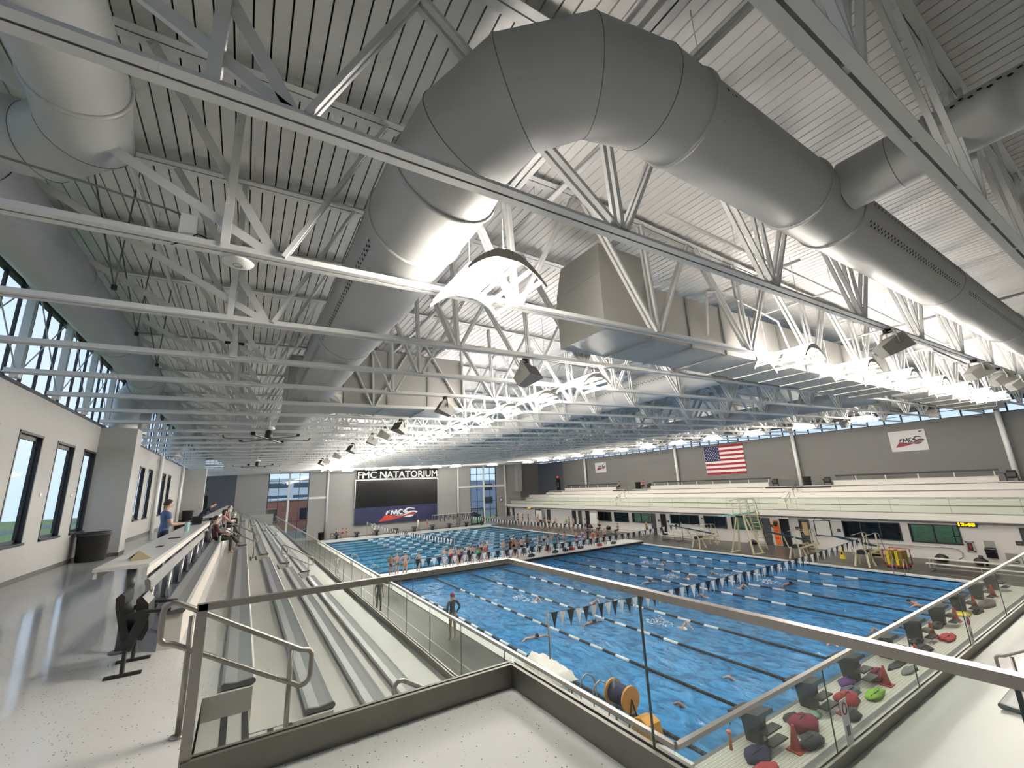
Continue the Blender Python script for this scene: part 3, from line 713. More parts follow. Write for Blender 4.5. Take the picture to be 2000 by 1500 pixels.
# round branch off the elbow duct, running back over the viewer
br = duct('air_duct', 'grey perforated round duct branching off towards the roof corner', [(7.35,1.93,5.92,0.37), (7.35,1.35,5.92,0.37), (7.35,0.95,5.92,0.35), (7.35,-7.8,5.92,0.35)], ringsat=(2,), seg=28)
holes(br, (7.35,0.8,5.92), (7.35,-4,5.92), 0.35, (150, 158), 0.16, 0.026)
# duct along the clerestory
ld = duct('air_duct', 'long pale round duct running beside the clerestory windows', [(-3.3,7.1,6.0,0.47), (-3.3,10.6,6.0,0.47), (-3.3,14.6,6.0,0.47), (-3.3,16.8,6.0,0.47), (-3.3,18.6,6.0,0.46),
     (-3.3,19.7,5.98,0.45), (-3.42,20.25,5.95,0.44), (-3.75,20.55,5.85,0.43), (-3.98,20.6,5.5,0.42), (-4.0,20.62,5.0,0.40), (-4.0,20.62,4.38,0.40)], ringsat=(1, 2, 3, 4, 7, 9), seg=28)
l2 = duct('air_duct', 'pale round duct with a low elbow in the roof corner over the concourse', [(-1.75,0.9,5.85,0.40), (-1.75,3.4,5.85,0.40), (-1.75,5.0,5.83,0.40), (-1.85,5.75,5.82,0.40), (-2.3,6.2,5.82,0.40), (-2.9,6.25,5.85,0.40), (-3.3,6.3,5.9,0.42), (-3.3,7.08,6.0,0.46)], ringsat=(1, 2, 5), seg=28)
for y0 in (22.5, 34.0):
    duct('air_duct', 'pale round duct standing in front of the clerestory, %s of two behind the boxed chase' % ('nearer' if y0 < 30 else 'farther'),
         [(-3.2,y0+9,5.9,0.42), (-3.2,y0+0.8,5.9,0.42), (-3.4,y0+0.2,5.9,0.42), (-3.9,y0,5.6,0.40), (-4.0,y0,4.45,0.38)], ringsat=(1,), seg=20)
d2 = duct('air_duct', 'long grey round duct beyond the box duct over the stand', [(BX,17.3,BZ,0.62), (BX,23,BZ,0.62), (BX,30,BZ,0.62), (BX,40,BZ,0.60), (BX,62,BZ,0.58)], ringsat=(1, 2, 3), seg=24)
d3 = duct('air_duct', 'long grey round duct over the middle of the pool', [(15.0,9.0,5.75,0.60), (15.0,14,5.75,0.60), (15.0,19,5.75,0.60), (15.0,24,5.75,0.60), (15.0,34,5.75,0.58), (15.0,56,5.75,0.55)], ringsat=(1, 2, 3), seg=24)
holes(d3, (15,9.4,5.75), (15,23.5,5.75), 0.6, (168, 172), 0.2, 0.025)
capdisc((15,9.0,5.75), (0,-1,0), 0.60, DUCTM, d3)
d4 = duct('air_duct', 'grey round duct over the far side of the pool', [(30.0,9.0,5.85,0.50), (30.0,24,5.85,0.50), (30.0,60,5.8,0.48)], ringsat=(1,), seg=20)
capdisc((30,9.0,5.85), (0,-1,0), 0.50, DUCTM, d4)
def box_duct(label, x0, x1, y0, y1, z0, z1, step, hood=None):
    t = thing('box_duct', label, 'duct', (x0, y0, z0), group='galvanised box ducts under the roof')
    n_ = max(1, round((x1-x0)/step)); w = (x1-x0)/n_
    for k in range(n_): MB().box(x0+w*k+0.004, x0+w*(k+1)-0.004, y0, y1, z0, z1).build('duct_section', RECTD, t)
    for k in range(1, n_):
        x = x0+w*k; m_ = MB()
        for a_ in ((y0-0.03, y1+0.03, z0-0.035, z0), (y0-0.03, y0, z0, z1), (y1, y1+0.03, z0, z1)): m_.box(x-0.035, x+0.035, *a_)
        m_.build('joint_flange', ALU, t)
    if hood:
        xa_, xb_, za_ = hood; yc = (y0+y1)/2; m_ = MB()
        B_ = [(x0,y0,z1),(x0+1.6,y0,z1),(x0+1.6,y1,z1),(x0,y1,z1)]; T_ = [(xa_,y0+0.1,za_),(xb_,y0+0.1,za_),(xb_,y1-0.05,za_),(xa_,y1-0.05,za_)]
        m_.add(B_+T_, [(0,1,5,4),(1,2,6,5),(2,3,7,6),(3,0,4,7),(4,5,6,7)]); m_.build('transition_hood', RECTD, t)
    return t
box_duct('galvanised box duct with a peaked hood behind the second truss', 6.1, 23.4, 5.95, 7.45, 4.84, 6.15, 1.45, (6.25, 7.7, 6.95))
box_duct('galvanised box duct at the roof over the far corner of the near pool', 27.1, 41.0, 5.95, 7.5, 5.22, 6.2, 2.3)
rd = box_duct('tall galvanised box duct joined to the end of the round duct over the stand', 2.62, 7.2, 15.1, 17.2, 4.76, 6.8, 1.55)
m_ = MB(); m_.box(0.9, 2.60, 15.1, 17.2, 4.72, 6.3); m_.build('duct_section', RECTD, rd)
seg = 24; m_ = MB(); vs = []
for j in range(seg):
    t_ = 2*PI*j/seg; c_, s_ = math.cos(t_), math.sin(t_); k = 1/max(abs(c_), abs(s_)); vs.append((BX+c_*BR, 14.6, BZ+s_*BR))
for j in range(seg):
    t_ = 2*PI*j/seg; c_, s_ = math.cos(t_), math.sin(t_); k = 1/max(abs(c_), abs(s_)); vs.append((BX+c_*k*0.84, 15.1, 5.51+s_*k*0.79))
m_.add(vs, [(j, (j+1) % seg, seg+(j+1) % seg, seg+j) for j in range(seg)], 0, False); m_.build('transition_hood', RECTD, rd)

# ================================================================== LAMPS
def make_lamp(name, label, group):
    """local: long axis along Y, hangs from z=0.95 down to z=0"""
    t = thing(name, label, 'lamp', group=group)
    def zc(x): return 0.10-0.22*min(1.0, abs(x)/0.56)**1.6 if abs(x) > 0.1 else 0.06
    for y in (-0.62, 0.62):
        up_ = []; dn = []
        for i in range(15):
            x = -0.58+1.16*i/14; zz = 0.12-0.30*(x/0.58)**2 if abs(x) > 0.12 else 0.10-0.0*x
            up_.append((x, zz+0.10*(1-abs(x)/0.66))); dn.append((x, zz-0.035))
        MB().prism(dn+up_[::-1], 'y', y-0.008, y+0.008).build('end_plate', LAMPP, t)
    for i, x in enumerate((-0.52, -0.36, -0.20, 0.20, 0.36, 0.52)):
        zz = 0.12-0.30*(x/0.58)**2
        MB().cyl((x, -0.6, zz-0.005), (x, 0.6, zz-0.005), 0.02, 6).build('tube', TUBE, t)
        MB().prism([(x-0.034, zz+0.012), (x-0.022, zz+0.026), (x+0.022, zz+0.026), (x+0.034, zz+0.012), (x+0.032, zz+0.012), (x+0.021, zz+0.03), (x-0.021, zz+0.03), (x-0.032, zz+0.012)], 'y', -0.61, 0.61).build('reflector', REFL, t)
    m_ = MB(); m_.box(-0.12, 0.12, -0.61, 0.61, 0.08, 0.16); m_.build('ballast_box', REFL, t)
    for x in (-0.05, 0.05): MB().cyl((x, -0.6, 0.20), (x, 0.6, 0.20), 0.018, 5).build('added_uplight', UPADDED, t)  # extra tubes unseen from below, added to brighten the ceiling
    MB().prism([(-0.56, -0.16), (-0.3, 0.06), (0.3, 0.06), (0.56, -0.16), (0.56, -0.145), (0.3, 0.075), (-0.3, 0.075), (-0.56, -0.145)], 'y', -0.05, 0.05).build('cross_strap', REFL, t)
    hm = MB().tube([(0, 0, 0), (0, 0, 1.0)], 0.007, 5).mesh('hanger_cable', WHITE)
    for y in (-0.5, 0.5): obj('hanger_cable', hm, t, (0, y, 0.16), local=True)
    return t
lamp0 = make_lamp('lamp', 'x', 'fluorescent high-bay lamps')
spots = []
spots.append((2.62, 4.72, 'open slatted fluorescent lamp nearest the viewer, hanging beside the huge round duct'))
for i, x in enumerate((11.9, 15.6, 19.1, 22.5, 25.9, 29.4, 32.6)): spots.append((x, 5.15, 'slatted fluorescent lamp under the peaked box duct, %s from the viewer in its row' % ORD[i]))
for i in range(21): spots.append((8.45, 9.35+2.38*i, 'slatted fluorescent lamp over the stand-side lanes, %s from the viewer in its row' % ORD[i]))
for i in range(12): spots.append((36.5, 11.9+3.85*i, 'bright fluorescent lamp beside the opposite stand, %s from the viewer in its row' % ORD[i]))
for i, x in enumerate((11.2, 14.2, 17.3, 20.3, 23.3, 26.4, 32.6)): spots.append((x, 58.6, 'bright fluorescent lamp in front of the scoreboard wall, %s from the stand side' % ORD[i]))
for i, (x, y, lab) in enumerate(spots):
    z = bot(x)-0.16 if i == 0 else bot(x)-0.12
    if i == 0: lamp0.location = (x, y, z+0.02); lamp0['label'] = lab; lamp0.rotation_euler = (0, 0, 0)
    q = lamp0 if i == 0 else dup(lamp0, (x, y, z), 0.0 if y < 58 else PI/2, lab)
    for c_ in q.children:
        if c_.name.startswith('hanger_cable'): c_.scale = (1, 1, top(x)+0.2-z-0.17)

# ================================================================== SPEAKERS, FANS, SMALL ROOF THINGS
def make_speaker():
    t = thing('loudspeaker', 'x', 'speaker', group='grey horn loudspeakers clamped under the trusses')
    # horn box: narrow back, wide mouth facing local -Y and down
    b_ = [(-0.14,0.26,0.14),(0.14,0.26,0.14),(0.14,0.26,-0.12),(-0.14,0.26,-0.12)]; f_ = [(-0.30,-0.22,0.18),(0.30,-0.22,0.18),(0.30,-0.22,-0.20),(-0.30,-0.22,-0.20)]
    def rot(v): 
        a_ = math.radians(-32); y, z = v[1], v[2]; return (v[0], y*math.cos(a_)-z*math.sin(a_), y*math.sin(a_)+z*math.cos(a_)-0.42)
    vs = [rot(v) for v in b_+f_]
    MB().add(vs, [(0,1,2,3),(0,4,5,1),(1,5,6,2),(2,6,7,3),(3,7,4,0)]).add(vs[4:], [(0,1,2,3)]).build('cabinet', SPKG, t)
    g_ = [rot((x*0.94, -0.225, z*0.94)) for x, z in ((-0.30,0.18),(0.30,0.18),(0.30,-0.20),(-0.30,-0.20))]; MB().add(g_, [(0,1,2,3)]).build('grille', SPKD, t)
    m_ = MB()
    for s_ in (-1, 1): m_.bar((s_*0.29, 0.02, -0.40), (s_*0.20, 0.0, -0.08), 0.012, 0.06)
    m_.bar((-0.20, 0, -0.08), (0.20, 0, -0.08), 0.06, 0.012); m_.build('yoke', SPKG, t)
    MB().box(-0.05, 0.05, -0.06, 0.06, -0.09, 0.02).build('clamp', BLACKM, t)
    return t
sp0 = make_speaker()
SP = [(5.5, 8.06, 0.4, 'grey loudspeaker nearest the huge round duct, its dark mouth turned to the viewer')]
for i, y in enumerate((12.66, 17.42, 19.8, 22.18, 26.94, 31.7, 36.46, 38.84)): SP.append((5.35, y, -1.7+0.5*math.sin(i*2.1), 'grey loudspeaker in the row over the stand rail, %s from the viewer' % ORD[i+1]))
for i, (x, a_) in enumerate(((12.1, 0.9), (19.2, 0.9), (22.2, 0.9), (24.7, 0.9))): SP.append((x, 3.14, a_, 'grey loudspeaker under the second truss beside the duct, %s from the viewer' % ORD[i]))
for i, (x, y) in enumerate(((35.2, 8.1), (35.2, 12.66))): SP.append((x, y, 1.6, 'pale loudspeaker below the low clerestory, %s of two' % ['nearer', 'farther'][i]))
for i, (x, y, a_, lab) in enumerate(SP):
    if i == 0: sp0.location = (x, y, bot(x)); sp0.rotation_euler = (0,0,a_); sp0['label'] = lab
    else: dup(sp0, (x, y, bot(x)), a_, lab)
def fan(x, y, z, lab):
    t = thing('ceiling_fan', lab, 'fan', (x, y, z))
    MB().cyl((x,y,z+0.35), (x,y,bot(x)+0.1), 0.03, 8).build('down_rod', WHITE, t)
    MB().lathe([(0.05,0.42),(0.12,0.36),(0.14,0.1),(0.10,0.02)], (x,y,z), 14).build('motor', BLACK, t)
    MB().lathe([(0.18,0.52),(0.2,0.44),(0.05,0.40)], (x,y,z), 14).build('canopy', WHITE, t)
    for k in range(6):
        a_ = 2*PI*k/6+0.15; d_ = Vector((math.cos(a_), math.sin(a_), 0)); b_ = Vector((x,y,z+0.05))
        o = MB().bar(b_+d_*0.1, b_+d_*1.45, 0.13, 0.02).build('blade', POSTG, t)
        m_ = MB().bar(b_+d_*1.45, b_+d_*1.50+Vector((0,0,0.10)), 0.15, 0.02).build('winglet', BLACKM, o)
    return t
fan(0.62, 18.9, 3.86, 'large six-bladed dark fan hanging over the stand, the nearer one'); fan(0.62, 36.2, 3.86, 'large six-bladed dark fan hanging over the stand, the farther one')
t = thing('ceiling_fan', 'small black camera bracket bolted to a white strut under the fourth truss', 'bracket', (-0.45, 10.28, 4.6))
MB().box(-0.52, -0.38, 10.2, 10.36, 4.62, 4.95).build('housing', WHITE, t); MB().box(-0.62, -0.28, 10.24, 10.32, 4.93, 4.97).build('bracket_arm', BLACKM, t)
t.name = 'camera_bracket'
t = thing('wireless_access_point', 'white round dome fixed under the third truss over the concourse', 'access point', (-0.3, 5.52, 4.46))
MB().lathe([(0.15,0.03),(0.165,0.015),(0.15,-0.005),(0.06,-0.02),(0.05,-0.022)], (-0.3,5.52,4.46), 24).build('dome', REFL, t); MB().lathe([(0.052,-0.021),(0.048,-0.026),(0.04,-0.021)], (-0.3,5.52,4.46), 20).build('ring', POSTG, t)
MB().box(-0.34,-0.26,5.5,5.7,4.49,4.53).build('mount', WHITE, t)
t = thing('junction_box', 'white electrical box with loose black cables on the third truss', 'box', (-0.83, 5.6, 4.6))
MB().box(-0.90, -0.74, 5.56, 5.66, 4.60, 4.98).build('body', WHITE, t)
for k, (dx, r_) in enumerate(((-0.10, 0.06), (-0.12, 0.05), (0.14, 0.08))):
    MB().tube([(-0.82+dx+r_*math.cos(a_*0.5), 5.55+0.03*math.sin(a_), 4.62+r_*math.sin(a_*0.5)+0.02*k) for a_ in range(13)], 0.008, 5, closed=False).build('cable', BLACKM, t)
MB().tube([(-0.86,5.6,4.96),(-1.0,5.6,5.0),(-1.6,5.5,5.02),(-2.5,5.4,5.05),(-3.6,5.4,5.1)], 0.012, 6).build('conduit', POSTG, t)
for i, (x, y, l_) in enumerate(((-2.5, 5.2, 'nearest the roof corner'), (-2.0, 8.3, 'second from the roof corner'), (-2.1, 10.6, 'third from the roof corner'), (-2.1, 13.0, 'fourth from the roof corner'))):
    t = thing('hanger_trapeze', 'grey rod trapeze hanging under the roof beside the clerestory duct, ' + l_, 'hanger', (x, y, 5.0))
    MB().tube([(x, y, 5.02), (x+0.05, y, top(x)+0.2)], 0.012, 5).build('rod', POSTG, t); MB().tube([(x, y, 5.02), (x-0.6, y+0.1, top(x)+0.18)], 0.012, 5).build('rod', POSTG, t); MB().box(x-0.03, x+0.03, y-0.03, y+0.03, 4.98, 5.05).build('clamp', BLACKM, t)
# ================================================================== STAND FURNITURE
def seat_profile(xf, z):
    return [(xf-0.27, z-0.05), (xf-0.275, z-0.01), (xf-0.25, z), (xf-0.15, z-0.014), (xf-0.06, z-0.004), (xf-0.02, z+0.004), (xf, z-0.012), (xf+0.004, z-0.035), (xf-0.02, z-0.058), (xf-0.06, z-0.05)]
def bench(label, xf, z, a, b, m, group, flip=False, skirt=None, step=1.6, cat='bench', lift=False):
    if lift: z += 0.06
    t = thing('bleacher_bench', label, cat, (xf, (a+b)/2, z-0.06), group=group)
    pr = seat_profile(0, z)
    if flip: pr = [(-x, w) for x, w in pr]
    pr = [(x+xf, w) for x, w in pr]
    MB().prism(pr, 'y', a, b).build('seat', m, t)
    for y0, y1 in ((a-0.03, a), (b, b+0.03)): MB().prism([(x, w+0.001) for x, w in pr], 'y', y0, y1).build('end_cap', BENCHD if m is BENCH else BENCHW, t)
    br_ = MB(); y = a+0.4
    while y < b: br_.box(min(p[0] for p in pr)+0.03, max(p[0] for p in pr)-0.05, y, y+0.05, z-0.09, z-0.05); y += step
    br_.build('bracket', BENCHD, t)
    if lift: MB().box(xf+0.03, xf+0.2, a+0.05, b-0.05, z-0.11, z-0.05).build('painted_shadow_gap', BENCHD, t)  # dark strip painting the shade beneath the raised bench seat
    if skirt: MB().box(*skirt).build('skirt', CONCW, t)
    return t
ROWN = ['second', 'third', 'fourth', 'lowest']; SECN = ['nearest', 'middle', 'farthest']
for si, (a, b) in enumerate(SECTIONS):
    for k, xf in enumerate((0.25, 0.99, 1.73, 2.47)):
        bench('grey bench of the %s row in the %s block of the concourse-side stand' % (ROWN[k], SECN[si]), xf, 0.062-0.4*k, a+0.05, b-0.05, BENCH, 'grey stand benches')
for si, (a, b) in enumerate(((7.1, 17.9), (19.7, 37.3), (39.2, 57.5))):
    bench('grey top-row bench on a white plinth in the %s block below the counter' % SECN[si], -0.50, 0.45, a, b, BENCH, 'grey stand benches', skirt=(-0.74, -0.52, a+0.01, b-0.01, 0.0, 0.39))
    t = thing('bench_backrest', 'aluminium backrest rail behind the top bench in the %s block' % SECN[si], 'backrest', (-0.92, a, 0))
    MB().prism([(-0.93,0.66),(-0.96,0.80),(-0.93,0.82),(-0.90,0.79),(-0.885,0.68)], 'y', a+0.15, b-0.1).build('back_rail', ALU, t)
    y = a+0.5
    while y < b-0.3:
        MB().tube([(-0.91,y,0.68),(-0.93,y,0.3),(-0.88,y,0.14),(-0.78,y,0.10)], 0.02, 6).build('bracket', ALU, t); y += 1.7
def counter(a, b, label, ys):
    t = thing('counter', label, 'counter', (-1.1, a, 0))
    MB().box(-1.34, -0.86, a, b, 1.02, 1.06).build('counter_top', COUNT, t)
    m_ = MB(); m_.box(-0.90, -0.87, a+0.01, b-0.01, 0.93, 1.02); m_.box(-1.33, -1.30, a+0.01, b-0.01, 0.95, 1.02); m_.build('apron', CONCW, t)
    for y in ys:
        p = MB().cyl((-1.12,y,0.02), (-1.12,y,1.02), 0.047, 14).build('post', POSTG, t)
        MB().lathe([(0.105,0),(0.105,0.015),(0.06,0.022)], (-1.12,y,0), 16).build('base_flange', POSTG, p)
counter(6.65, 17.5, 'white bar counter on grey posts, the nearer one at the concourse edge', [7.4, 9.0, 10.75, 12.4, 14.1, 15.8, 17.1])
counter(22.0, 51.0, 'white bar counter on grey posts, the farther one at the concourse edge', [22.6+1.7*i for i in range(17)])

def stair_rail(label):
    t = thing('stair_handrail', label, 'handrail', group='stainless stair handrails')
    def P(x, z): return (x, 0, z)
    def rr(c, r, a0, a1): return [(c[0]+r*math.cos(math.radians(a_)), 0, c[1]+r*math.sin(math.radians(a_))) for a_ in [a0+(a1-a0)*i/4 for i in range(5)]]
    top_ = [P(-0.46,0.78)]+rr((-0.40,0.90), 0.06, 180, 62)+[P(0.55,0.42)]+rr((0.58,0.355), 0.06, 62, -10)+[P(0.635,0.22)]+rr((0.57,0.20), 0.06, -5, -118)+[P(-0.38,0.66)]+rr((-0.40,0.725), 0.06, 242, 180)
    MB().tube(top_, 0.021, 10, closed=True).build('rail_loop', STAIN, t)
    for x, z0, z1 in ((-0.27, 0.0, 0.84), (0.47, -0.4, 0.44)):
        p = MB().cyl((x,0,z0), (x,0,z1), 0.021, 10).build('post', STAIN, t); MB().lathe([(0.055,0),(0.055,0.012),(0.03,0.018)], (x,0,z0), 14).build('base_flange', STAIN, p)
    return t
r0 = stair_rail('x'); first = True
for ai, y in enumerate((4.57, 18.8, 38.3)):
    for k, (dx, dz) in enumerate(((0, 0), (1.85, -1.0))):
        lab = 'stainless looped handrail on the %s half of the %s stand stair' % (['upper', 'lower'][k], ['nearest', 'middle', 'farthest'][ai])
        if first: r0.location = (dx, y, dz); r0['label'] = lab; first = False
        else: dup(r0, (dx, y, dz), 0, lab)
dup(r0, (9.65, 1.63, -1.4), PI*0.5, 'stainless looped handrail beside the bench of the near corner stand')

# ---- glass guards ---------------------------------------------------------------------
def guard(label, p, q, z0, n, shoe_h=0.12, h=1.03, shoe_m=STAIND, end_post=False):
    """straight glass guard from p to q (x,y) standing on z0"""
    t = thing('glass_guard', label, 'railing', (p[0], p[1], z0))
    P = Vector((p[0], p[1], z0)); Q = Vector((q[0], q[1], z0)); d = (Q-P).normalized(); s_ = Vector((-d.y, d.x, 0))
    m_ = MB()
    for k in (-1, 1): m_.bar(P+s_*(k*0.028)+Vector((0,0,shoe_h/2)), Q+s_*(k*0.028)+Vector((0,0,shoe_h/2)), 0.03, shoe_h)
    m_.build('base_shoe', shoe_m, t)
    MB().bar(P+Vector((0,0,shoe_h-0.015)), Q+Vector((0,0,shoe_h-0.015)), 0.026, 0.01).build('gasket', BLACKM, t)
    m_ = MB(); m_.bar(P+Vector((0,0,h)), Q+Vector((0,0,h)), 0.05, 0.042); m_.build('top_rail', STAIN, t)
    L = (Q-P).length; w = L/n
    for i in range(n):
        a = P+d*(w*i+0.008); b = P+d*(w*(i+1)-0.008)
        MB().add([a+Vector((0,0,shoe_h-0.02)), b+Vector((0,0,shoe_h-0.02)), b+Vector((0,0,h-0.02)), a+Vector((0,0,h-0.02))], [(0,1,2,3)]).build('glass_panel', GUARDG, t)
        if i:
            c_ = P+d*(w*i); MB().bar(c_+Vector((0,0,shoe_h)), c_+Vector((0,0,h-0.02)), 0.008, 0.014).build('glass_joint', mat('glass_edge', (0.05, 0.08, 0.075), 0.3), t)
    if end_post:
        MB().bar(P+d*0.02, P+d*0.02+Vector((0,0,h+0.02)), 0.06, 0.05, up=(0,1,0)).build('end_post', STAIN, t)
    return t
guard('glass guard with flat steel rail across the head of the stair by the viewer', (-0.19, 3.74), (2.23, 3.74), 0.0, 1, 0.18, 1.05, end_post=True)
guard('glass guard with flat steel rail along the pool side of the viewer platform', (2.23, 3.74), (2.23, -6.0), 0.0, 6, 0.18, 1.05)
guard('long glass guard along the front of the concourse-side stand', (3.45, 3.02), (3.45, STAND_END), -1.6, 38, 0.13, 1.04)
guard('glass guard along the front of the near corner stand above the bags', (3.45, 3.02), (39.0, 3.02), -1.6, 13, 0.13, 1.04)
guard('glass guard closing the far end of the concourse-side stand', (0.3, STAND_END-0.1), (3.4, STAND_END-0.1), -1.6, 2, 0.1, 1.9)
GR = guard('long greenish glass guard along the front of the opposite stand', (39.15, 3.2), (39.15, 64.9), -1.28, 20, 0.06, 0.96)
gm = glass_mat('greenish_guard_glass', (0.86, 0.93, 0.87), 1.45, 0.10, (0.55, 0.60, 0.53))
for c_ in GR.children:
    if c_.name.startswith('glass_panel'): c_.data.materials[0] = gm
for i, x in enumerate((6.42, 11.66)):
    t = thing('warning_sticker', 'white sticker with a red no-climbing symbol on the corner guard, %s one' % ['nearer', 'farther'][i], 'sticker', (x, 3.0, -1.3))
    MB().box(x-0.02, x+0.15, 2.995, 3.0, -1.46, -0.98).build('card', FWHITE, t)
    MB().tube([(x+0.065+0.05*math.cos(a_*PI/8), 2.993, -1.08+0.06*math.sin(a_*PI/8)) for a_ in range(16)], 0.008, 5, closed=True).build('symbol', REDM, t)
    MB().box(x+0.03, x+0.10, 2.991, 2.996, -1.36, -1.26).build('print', POSTG, t)
# near corner stand benches
for k, (yf, zz) in enumerate(((2.03, -1.14), (1.29, -0.74))):
    t = thing('bleacher_bench', 'grey bench of the near corner stand, the %s row' % ['front', 'second'][k], 'bench', (8.2, yf, zz), group='grey stand benches')
    MB().prism([(y, z) for y, z in [(p[0], p[1]) for p in seat_profile(yf, zz)]], 'x', 8.25, 39.0).build('seat', BENCH, t)
    MB().prism(seat_profile(yf, zz+0.001), 'x', 8.21, 8.25).build('end_cap', POSTG, t)
    MB().box(8.3, 39.0, yf-0.06, yf-0.02, zz-0.46, zz-0.05).build('riser_panel', CONCW, t)

# ---- stadium chairs ---------------------------------------------------------------------
def make_chair(label, cat='chair'):
    """local: faces +X, feet on z=0"""
    t = thing('stadium_chair', label, cat, group='black folding stadium chairs')
    back = []
    prof = [(-0.10,0.28),(-0.16,0.34),(-0.20,0.50),(-0.24,0.66),(-0.25,0.76),(-0.21,0.80),(-0.17,0.77),(-0.17,0.66),(-0.13,0.50),(-0.09,0.36),(-0.06,0.30)]
    MB().prism(prof, 'y', -0.22, 0.22, smooth=False).build('backrest', BLACK, t)
    MB().prism([(-0.05,0.32),(-0.08,0.72),(-0.03,0.74),(0.03,0.66),(0.06,0.40),(0.02,0.30)], 'y', -0.20, 0.20).build('seat', BLACK, t)
    for s_ in (-1, 1):
        y = s_*0.26
        m_ = MB(); m_.bar((-0.16,y,0.56), (0.02,y,0.60), 0.03, 0.05); m_.bar((0.02,y,0.60), (0.24,y,0.58), 0.05, 0.03); m_.build('armrest', BLACK, t)
        m_ = MB(); m_.bar((0.02,y,0.58), (-0.10,y,0.24), 0.03, 0.09); m_.bar((-0.10,y,0.25), (-0.10,y,0.01), 0.03, 0.08); m_.bar((-0.24,y,0.012), (0.06,y,0.012), 0.06, 0.024); m_.build('leg', BLACK, t)
    return t
ch0 = make_chair('x')
CH = [((-0.82, 6.65, 0), 0.0, 'black folding stadium chair at the near end of the counter'), ((43.4, 22.2, 0.5), PI, 'black stadium chair on the opposite stand, just below the flag'), ((43.4, 17.8, 0.5), PI, 'black stadium chair beside the trash bin gap of the opposite stand'),
      ((43.4, 7.0, 0.5), PI, 'black stadium chair by the end column of the opposite stand'), ((43.4, 37.55, 0.5), PI, 'black stadium chair next to the pink-clad spectator opposite'), ((-0.6, 18.6, 0), 0.0, 'black stadium chair in the gap between the top benches'), ((0.45, 60.9, 0.0), 0, None)]
for i, (loc, rz, lab) in enumerate(CH):
    if lab is None: continue
    if i == 0: ch0.location = loc; ch0['label'] = lab
    else: dup(ch0, loc, rz, lab)
def bin_(x, y, z, lab, r=0.30, h=0.88):
    t = thing('trash_bin', lab, 'bin', (x, y, z), group='black round trash bins')
    MB().lathe([(r*0.86,0),(r*0.9,0.02),(r,h-0.05),(r+0.015,h-0.04),(r+0.015,h),(r-0.02,h),(r-0.03,h-0.25),(0.0,h-0.26)], (x,y,z), 24).build('bin_body', BLACK, t)
    MB().lathe([(r+0.012,h-0.10),(r+0.02,h-0.09),(r+0.02,h-0.06),(r+0.012,h-0.05)], (x,y,z), 24).build('rim_band', GREYB, t)
bin_(-4.0, 19.35, 0, 'black trash bin in the corner beside the boxed white chase', 0.40, 0.88)
bin_(-3.9, 45.9, 0, 'black trash bin by the far boxed chase on the concourse', 0.38, 0.9)
bin_(-2.0, 22.4, 0, 'black trash bin beyond the man at the counter', 0.30, 0.9)
bin_(43.7, 19.5, 0.5, 'black trash bin between stadium chairs on the opposite stand', 0.33, 0.9)
bin_(43.7, 39.6, 0.5, 'black trash bin next to the pink-clad spectator on the opposite stand', 0.36, 1.0)
bin_(9.3, 64.6, DK, 'black trash bin at the foot of the end wall column', 0.38, 1.0)

# ---- small things on the counter
t = thing('paper_tent', 'folded brown paper standing on the near end of the counter', 'paper', (-1.0, 7.25, 1.06))
MB().add([(-1.12,7.10,1.062),(-0.92,7.22,1.062),(-1.06,7.30,1.16),(-1.18,7.42,1.062),(-0.98,7.50,1.062)], [(0,1,2),(1,4,2),(4,3,2)]).build('sheet', mat('brown_paper', (0.30, 0.24, 0.15), 0.8), t)
t = thing('tumbler', 'pale teal drinking tumbler on the counter by the standing man', 'tumbler', (-1.05, 12.6, 1.06))
MB().lathe([(0.04,0),(0.046,0.02),(0.05,0.2),(0.048,0.21)], (-1.05,12.6,1.06), 16).build('cup', mat('teal_steel', (0.36, 0.58, 0.56), 0.35), t); MB().lathe([(0.051,0.205),(0.052,0.23),(0.04,0.24)], (-1.05,12.6,1.06), 16).build('lid', BLACK, t)
t = thing('laptop', 'dark open laptop on the counter in front of the standing man', 'laptop', (-1.05, 15.6, 1.06))
MB().box(-1.22,-0.98,15.42,15.78,1.06,1.075).build('keyboard_base', BLACK, t)
MB().add([(-1.22,15.78,1.075),(-0.98,15.78,1.075),(-0.98,15.92,1.28),(-1.22,15.92,1.28),(-1.22,15.79,1.075),(-0.98,15.79,1.075),(-0.98,15.93,1.28),(-1.22,15.93,1.28)], [(0,1,2,3),(4,7,6,5),(0,4,5,1),(2,6,7,3)]).build('screen', BLACK, t)
for i, (y, lab) in enumerate(((8.9, 'dark phone lying on the near end of the counter'), (10.6, 'dark tablet lying on the counter by the standing man'))):
    t = thing('phone' if i == 0 else 'tablet', lab, 'device', (-1.05, y, 1.06)); w_ = 0.04 if i == 0 else 0.09
    MB().box(-1.05-w_, -1.05+w_, y-0.1, y+0.1, 1.0605, 1.07).build('body', GREYB, t); MB().box(-1.05-w_+0.008, -1.05+w_-0.008, y-0.09, y+0.09, 1.07, 1.0715).build('screen', BLACK, t)
t = thing('tumbler', 'green bottle held in the rack beside the seated woman', 'bottle', (-0.52, 16.25, 0.46))
MB().lathe([(0.035,0),(0.04,0.02),(0.04,0.16),(0.03,0.2)], (-0.52,16.25,0.46), 14).build('cup', mat('sage_bottle', (0.22, 0.36, 0.26), 0.4), t); MB().lathe([(0.03,0.2),(0.03,0.24),(0.0,0.245)], (-0.52,16.25,0.46), 14).build('lid', BLACK, t)
